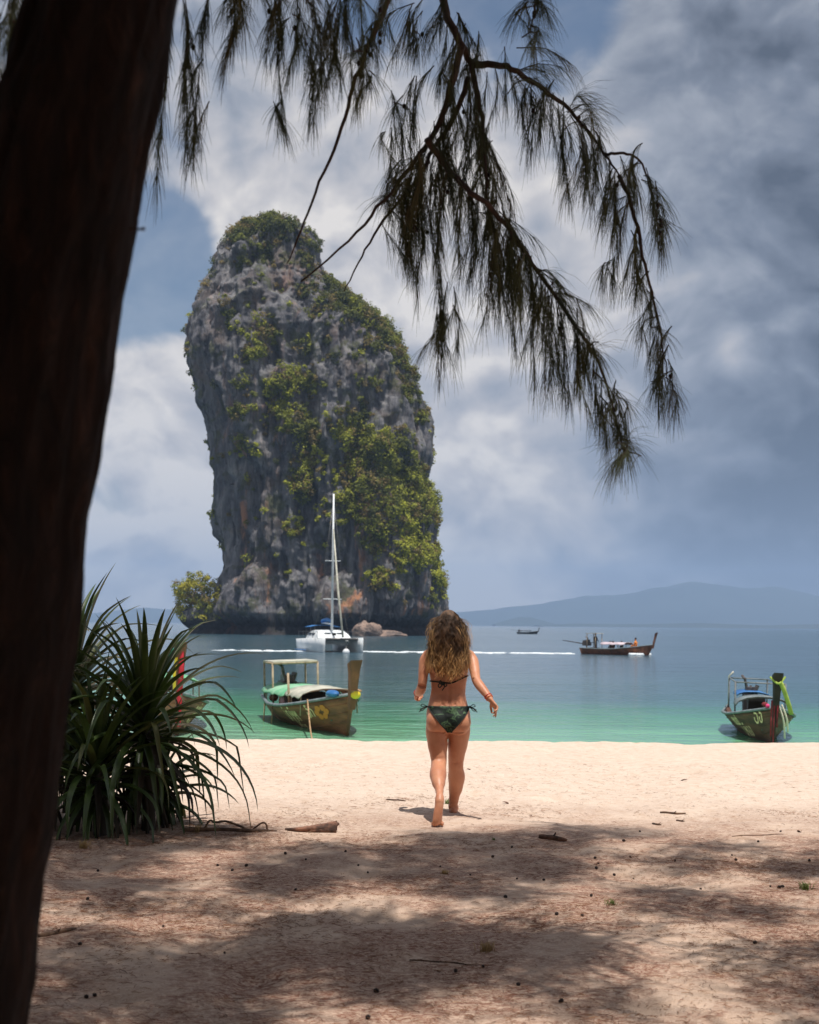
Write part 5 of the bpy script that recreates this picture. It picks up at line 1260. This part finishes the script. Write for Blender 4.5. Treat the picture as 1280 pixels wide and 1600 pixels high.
cap.rings([ering(*r_, n=22) for r_ in [(1.10, -.005, -.085, .10, .012), (1.18, -.005, -.080, .125, .022), (1.26, 0, -.066, .125, .035), (1.34, 0, -.045, .105, .05), (1.42, 0, -.01, .085, .065), (1.47, 0, .01, .07, .07)]])
cap.build('under_hair', mat('dark_brown_under_hair', srgb(66, 46, 32), 0.6, srgb(112, 80, 52), 30, 4, nvec=(1, 1, .15), bump=(120, .8, .01)), hair)
# ------------------------------------------------------------------ litter, driftwood, cones, tufts
rs = np.random.RandomState(91)
m_lit = mat('fallen_needle_litter', (.2, .1, .05), 0.9, attr=True, spec=0.1)
v, c = [], []
N_ = 0
NC = 150000
cand_x = rs.uniform(-4.2, 5.0, NC); cand_y = rs.uniform(4.4, 15.0, NC)
dn = fbm(cand_x * 1.3, cand_y * 1.3, 5.0, 4) + .44 - np.clip((cand_y - 8.5) / 3.2, 0, 1.6) * .55
keep = (rs.rand(NC) < np.clip(dn, 0.03, 1)) & (np.abs(cand_x) < cand_y * .34 + .3)
kx, ky = cand_x[keep], cand_y[keep]; kz = ground_z(kx, ky) + .004
L_ = rs.uniform(.012, .05, len(kx)); a = rs.uniform(0, 2 * np.pi, len(kx)); w = rs.uniform(.0006, .0013, len(kx)); tz = rs.uniform(.0, .006, len(kx))
dx, dy = np.cos(a), np.sin(a); bend = rs.normal(scale=.18, size=len(kx))
p0 = np.stack([kx, ky, kz], -1); p1 = p0 + np.stack([dx * L_ / 2, dy * L_ / 2, tz], -1); a2 = a + bend; p2 = p1 + np.stack([np.cos(a2) * L_ / 2, np.sin(a2) * L_ / 2, -tz * .6], -1)
sd = np.stack([-dy * w, dx * w, 0 * w], -1); up = np.stack([0 * w, 0 * w, w * 1.6], -1)
V = np.stack([p0 + sd, p0 - sd, p0 + up, p1 + sd, p1 - sd, p1 + up, p2 + sd * .5, p2 - sd * .5, p2 + up * .6], 1)
base = np.arange(len(kx))[:, None] * 9
F = np.concatenate([base + np.array(q_)[None] for q_ in ((0, 2, 5, 3), (2, 1, 4, 5), (3, 5, 8, 6), (5, 4, 7, 8))], 0)
lc = np.array([[.20, .090, .050], [.26, .135, .075], [.13, .065, .040], [.33, .20, .12]])[rs.choice(4, len(kx), p=[.4, .3, .2, .1])] * rs.uniform(.7, 1.2, len(kx))[:, None]
tag(mesh_obj('needle_litter', V.reshape(-1, 3), F, m_lit, smooth=False, colors=np.repeat(lc, 9, 0), kind='stuff'), 'reddish brown fallen needles scattered over the shaded sand', 'litter')

cone_b = MB().ball((0, 0, 0), (.012, .012, .015), 10, 8); ca = np.array(cone_b.v); ca *= (1 + .16 * np.sin(np.arctan2(ca[:, 1], ca[:, 0]) * 5) * np.cos(ca[:, 2] * 420))[:, None]
cone_me = mesh_obj('seed_cone', ca, cone_b.f, m_cone); first = True
spots = [(1220, 1300), (688, 1355), (810, 1540), (1055, 1346), (1150, 1345), (930, 1342), (935, 1350), (932, 1358), (960, 1362), (985, 1340), (990, 1365), (924, 1401), (790, 1403), (850, 1376), (808, 1374), (975, 1315), (1185, 1316), (1144, 1337), (1204, 1386), (1223, 1387), (1218, 1388), (755, 1512), (712, 1519), (877, 1567),
         (340, 1353), (385, 1354), (363, 1361), (153, 1362), (137, 1406), (255, 1448), (125, 1477), (446, 1335), (478, 1344), (560, 1353), (575, 1358), (462, 1391), (351, 1490), (135, 1560), (148, 1557), (588, 1551), (575, 1592), (540, 1332), (1180, 1475), (1265, 1345), (870, 1430), (910, 1432), (800, 1325), (770, 1340), (735, 1368), (1000, 1300), (1095, 1390)]
for k, (px, py) in enumerate(spots):
    p = ground_at(px, py); o = cone_me if first else cone_me.copy()
    if not first: COL.objects.link(o)
    first = False; s = rs.uniform(.42, .80); o.scale = (s, s, s); o.location = (p.x, p.y, gz(p.x, p.y) + .009 * s); o.rotation_euler = (rs.uniform(0, 3), rs.uniform(0, 3), rs.uniform(0, 6))
    tag(o, 'small round dark seed cone lying on the dappled sand', 'seed cone', 'seed cones on the sand')

m_drift = mat('weathered_driftwood', srgb(120, 92, 72), 0.9, srgb(66, 48, 38), 14, 5, nvec=(1, 1, 1), bump=(40, .6, .01))
m_husk = mat('dry_reddish_husk', srgb(140, 98, 78), 0.9, srgb(60, 42, 34), 12, 6, bump=(30, .8, .015))
def gpath(pts, z): return [Vector((p.x, p.y, gz(p.x, p.y) + z_)) for (p, z_) in [(ground_at(px, py), zz_) for (px, py), zz_ in zip(pts, z)]]
dw = MB(); dw.tube(smooth_path([Vector((-1.42, 9.72, .0)), Vector((-1.385, 9.72, .066)), Vector((-1.34, 9.72, .056)), Vector((-1.27, 9.72, .064)), Vector((-1.18, 9.72, .035)), Vector((-1.10, 9.72, .0)), Vector((-1.03, 9.70, -.02))], 5), [.008] * 31, 7)
dwo = empty('driftwood_branch', (-1.3, 9.72, gz(-1.3, 9.72))); tag(dwo, 'bent driftwood branch arching over the sand, left of the dry husk', 'driftwood')
off_ = Vector((-1.3, 9.72, 0)); dw.build('arched_stem', m_drift, dwo, offset=off_)
MB().tube(smooth_path([Vector((-1.09, 9.70, .0)), Vector((-1.02, 9.70, .055)), Vector((-.985, 9.70, .05)), Vector((-.975, 9.70, .0))], 4), .007, 6).build('side_twig', m_drift, dwo, offset=off_)
MB().tube(smooth_path([Vector((-1.55, 9.62, .015)), Vector((-1.3, 9.64, .02)), Vector((-1.1, 9.62, .015)), Vector((-.9, 9.6, .01))], 4), .013, 7).build('lying_stem', m_drift, dwo, offset=off_)
hp = ground_at(495, 1298); ho = empty('dry_husk', (hp.x, hp.y, gz(hp.x, hp.y))); tag(ho, 'curled reddish dry husk lying at the edge of the shade', 'husk')
rg = []
for i in range(13):
    u = i / 12; x = -.22 + .36 * u; h_ = .012 + .055 * u ** 1.5; w_ = .015 + .05 * math.sin(min(1, u * 1.2) * 1.9)
    arc = [Vector((x, w_ * math.cos(a_), h_ * math.sin(a_) * 1.0 + .004)) for a_ in np.linspace(-.15, 3.3, 9)]
    inn = [Vector((x, w_ * .8 * math.cos(a_), h_ * .75 * math.sin(a_) + .004)) for a_ in np.linspace(3.3, -.15, 9)]
    rg.append(arc + inn)
MB().rings(rg).build('husk_shell', m_husk, ho)
MB().tube(smooth_path([(-.2, -.03, .01), (-.05, -.05, .02), (.1, -.04, .03), (.15, 0, .05)], 4), .012, 6).build('fibre_strand', m_husk, ho)
def stick(px0, py0, px1, py1, r_, label, m=m_drift, cat='stick', name='stick'):
    a_, b_ = ground_at(px0, py0), ground_at(px1, py1); pts = []
    for u in np.linspace(0, 1, 7):
        q_ = a_.lerp(b_, u); pts.append(Vector((q_.x, q_.y + .012 * math.sin(u * 5 + px0), gz(q_.x, q_.y) + r_ * .6)))
    o0 = pts[0].copy(); m_ = MB(); m_.tube([p - o0 for p in pts], [r_ * k for k in (.7, 1, .9, 1.05, .9, .8, .4)], 6)
    if r_ > .004: m_.tube([pts[3] - o0, pts[3] - o0 + Vector((.02, -.02, r_ * 2))], [r_ * .5, r_ * .2], 5)
    o = m_.build(name, m); o.location = o0; tag(o, label, cat)
stick(1032, 1271, 1072, 1272, .010, 'short straight stick on the sunlit sand right of the woman')
stick(1020, 1288, 1034, 1290, .008, 'tiny stick just below the short straight stick')
stick(1057, 1283, 1070, 1284, .007, 'tiny twig right of the tiny stick on bright sand')
stick(604, 1251, 634, 1252, .007, 'thin pale stick on the sand left of the woman\'s feet')
stick(842, 1310, 886, 1315, .020, 'dark curled bark piece at the edge of the shade', m_husk, 'bark', 'bark_piece')
stick(640, 1500, 748, 1508, .004, 'long thin twig lying across the shaded foreground')
stick(60, 1465, 118, 1454, .012, 'dark stick near the base of the trunk in the shade')
stick(1145, 1308, 1225, 1304, .004, 'thin twig on the sand at the right edge of the shade')
def leaf_bit(px, py, s, label):
    p = ground_at(px, py); v_, f_ = strap_leaf(s, s * .45, .5, 1.2, 0, rs, 6); o = mesh_obj('fallen_leaf', v_, f_, m_husk); o.location = (p.x, p.y, gz(p.x, p.y) + .004); o.rotation_euler = (0, 0, rs.uniform(0, 6)); tag(o, label, 'leaf')
leaf_bit(1064, 1220, .07, 'small brown fallen leaf alone on the bright sand at right'); leaf_bit(735, 1203, .06, 'small brown leaf right of the woman\'s knees on the sand'); leaf_bit(795, 1256, .06, 'dry leaf on bright sand right of the woman\'s feet')
leaf_bit(1248, 1300, .07, 'curled brown leaf at the right edge of the frame')
m_grass = mat('green_grass_blade', srgb(104, 128, 48), 0.6, transl=.25); m_straw = mat('dry_straw_grass', srgb(176, 146, 96), 0.8)
def tuft(px, py, n, h_, label, m):
    p = ground_at(px, py); m_ = MB()
    for k in range(n):
        a_ = rs.uniform(0, 6.28); l_ = h_ * rs.uniform(.6, 1.2); b_ = Vector((rs.normal(scale=h_ * .3), rs.normal(scale=h_ * .3), 0)); d_ = Vector((math.cos(a_), math.sin(a_), 0)) * l_ * rs.uniform(.2, .7)
        m_.tube([b_, b_ + d_ * .4 + Vector((0, 0, l_ * .6)), b_ + d_ + Vector((0, 0, l_ * .8))], [.0022, .0018, .0006], 3)
    o = m_.build('grass_tuft', m); o.location = (p.x, p.y, gz(p.x, p.y) - .003); tag(o, label, 'grass')
tuft(699, 1256, 26, .05, 'small green sprig between the woman\'s feet', m_grass); tuft(957, 1415, 24, .045, 'small green sprout in the shaded sand right of centre', m_grass)
tuft(760, 1486, 40, .05, 'dry straw tuft in the foreground below the woman', m_straw); tuft(1258, 1390, 40, .05, 'green tuft at the right edge among seed cones', m_grass); tuft(695, 1366, 30, .035, 'thin grassy patch in the shade left of the seed cones', m_straw)
tuft(310, 1300, 40, .06, 'dry grass at the right foot of the screw pines', m_straw); tuft(130, 1325, 40, .06, 'dry grass at the foot of the screw pines beside the trunk', m_straw); tuft(772, 1314, 18, .02, 'tiny green sprout at the edge of the shade', m_grass)

# dark stone in the lower right corner
m_dark = mat('near_black_stone', srgb(26, 24, 24), 0.6, srgb(40, 36, 34), 6, 4, bump=(20, .4, .01))
sp2 = Vector((1.45, 4.68, 0)); b_ = MB().ball((0, 0, 0), (.13, .12, .12), 24, 16); a_ = np.array(b_.v); a_ *= (1 + .12 * fbm(a_[:, 0] * 9, a_[:, 1] * 9, a_[:, 2] * 9, 3))[:, None]
so = mesh_obj('dark_stone', a_, b_.f, m_dark); so.location = (sp2.x + .02, sp2.y, gz(sp2.x, sp2.y) + .0); so.scale = (1, 1, 1); tag(so, 'dark rounded stone peeking into the lower right corner', 'stone')
# bird by the cliff
bp = at(363, 757, 120); bd = empty('bird', bp, .4); tag(bd, 'tiny dark bird flying left of the island', 'bird'); m_bird = mat('dark_bird', srgb(30, 30, 34), .8)
MB().tube([(-.16, 0, 0), (-.06, 0, .02), (.06, 0, .02), (.15, 0, .03), (.2, 0, .02)], [.01, .05, .055, .04, .01], 8).build('body', m_bird, bd)
for s in (-1, 1): MB().add([(.08, s * .04, .03), (-.06, s * .04, .03), (-.04, s * .24, .10), (.05, s * .24, .10), (-.06, s * .42, .05), (.08, s * .04, .015), (-.06, s * .04, .015), (-.04, s * .24, .09), (.05, s * .24, .09)], [(0, 1, 2, 3), (3, 2, 4), (8, 7, 6, 5), (8, 4, 7)]).build('wing', m_bird, bd, smooth=False)

# ------------------------------------------------------------------ humid air over the bay
hz = MB().box((0, 4950, 210), (17400, 10100, 440)); hzo = hz.build('haze', None, smooth=False); hzo['kind'] = 'stuff'; hzo['label'] = 'thin pale blue haze over the whole bay'
mh = bpy.data.materials.new('humid_air'); mh.use_nodes = True; t = NT(mh.node_tree)
pv = t.node('ShaderNodeVolumePrincipled', {'Color': (0.46, 0.66, 1.0, 1), 'Density': 0.00017, 'Anisotropy': 0.0})
om = t.node('ShaderNodeOutputMaterial'); t.l.new(pv.outputs[0], om.inputs['Volume'])
hzo.data.materials.append(mh)
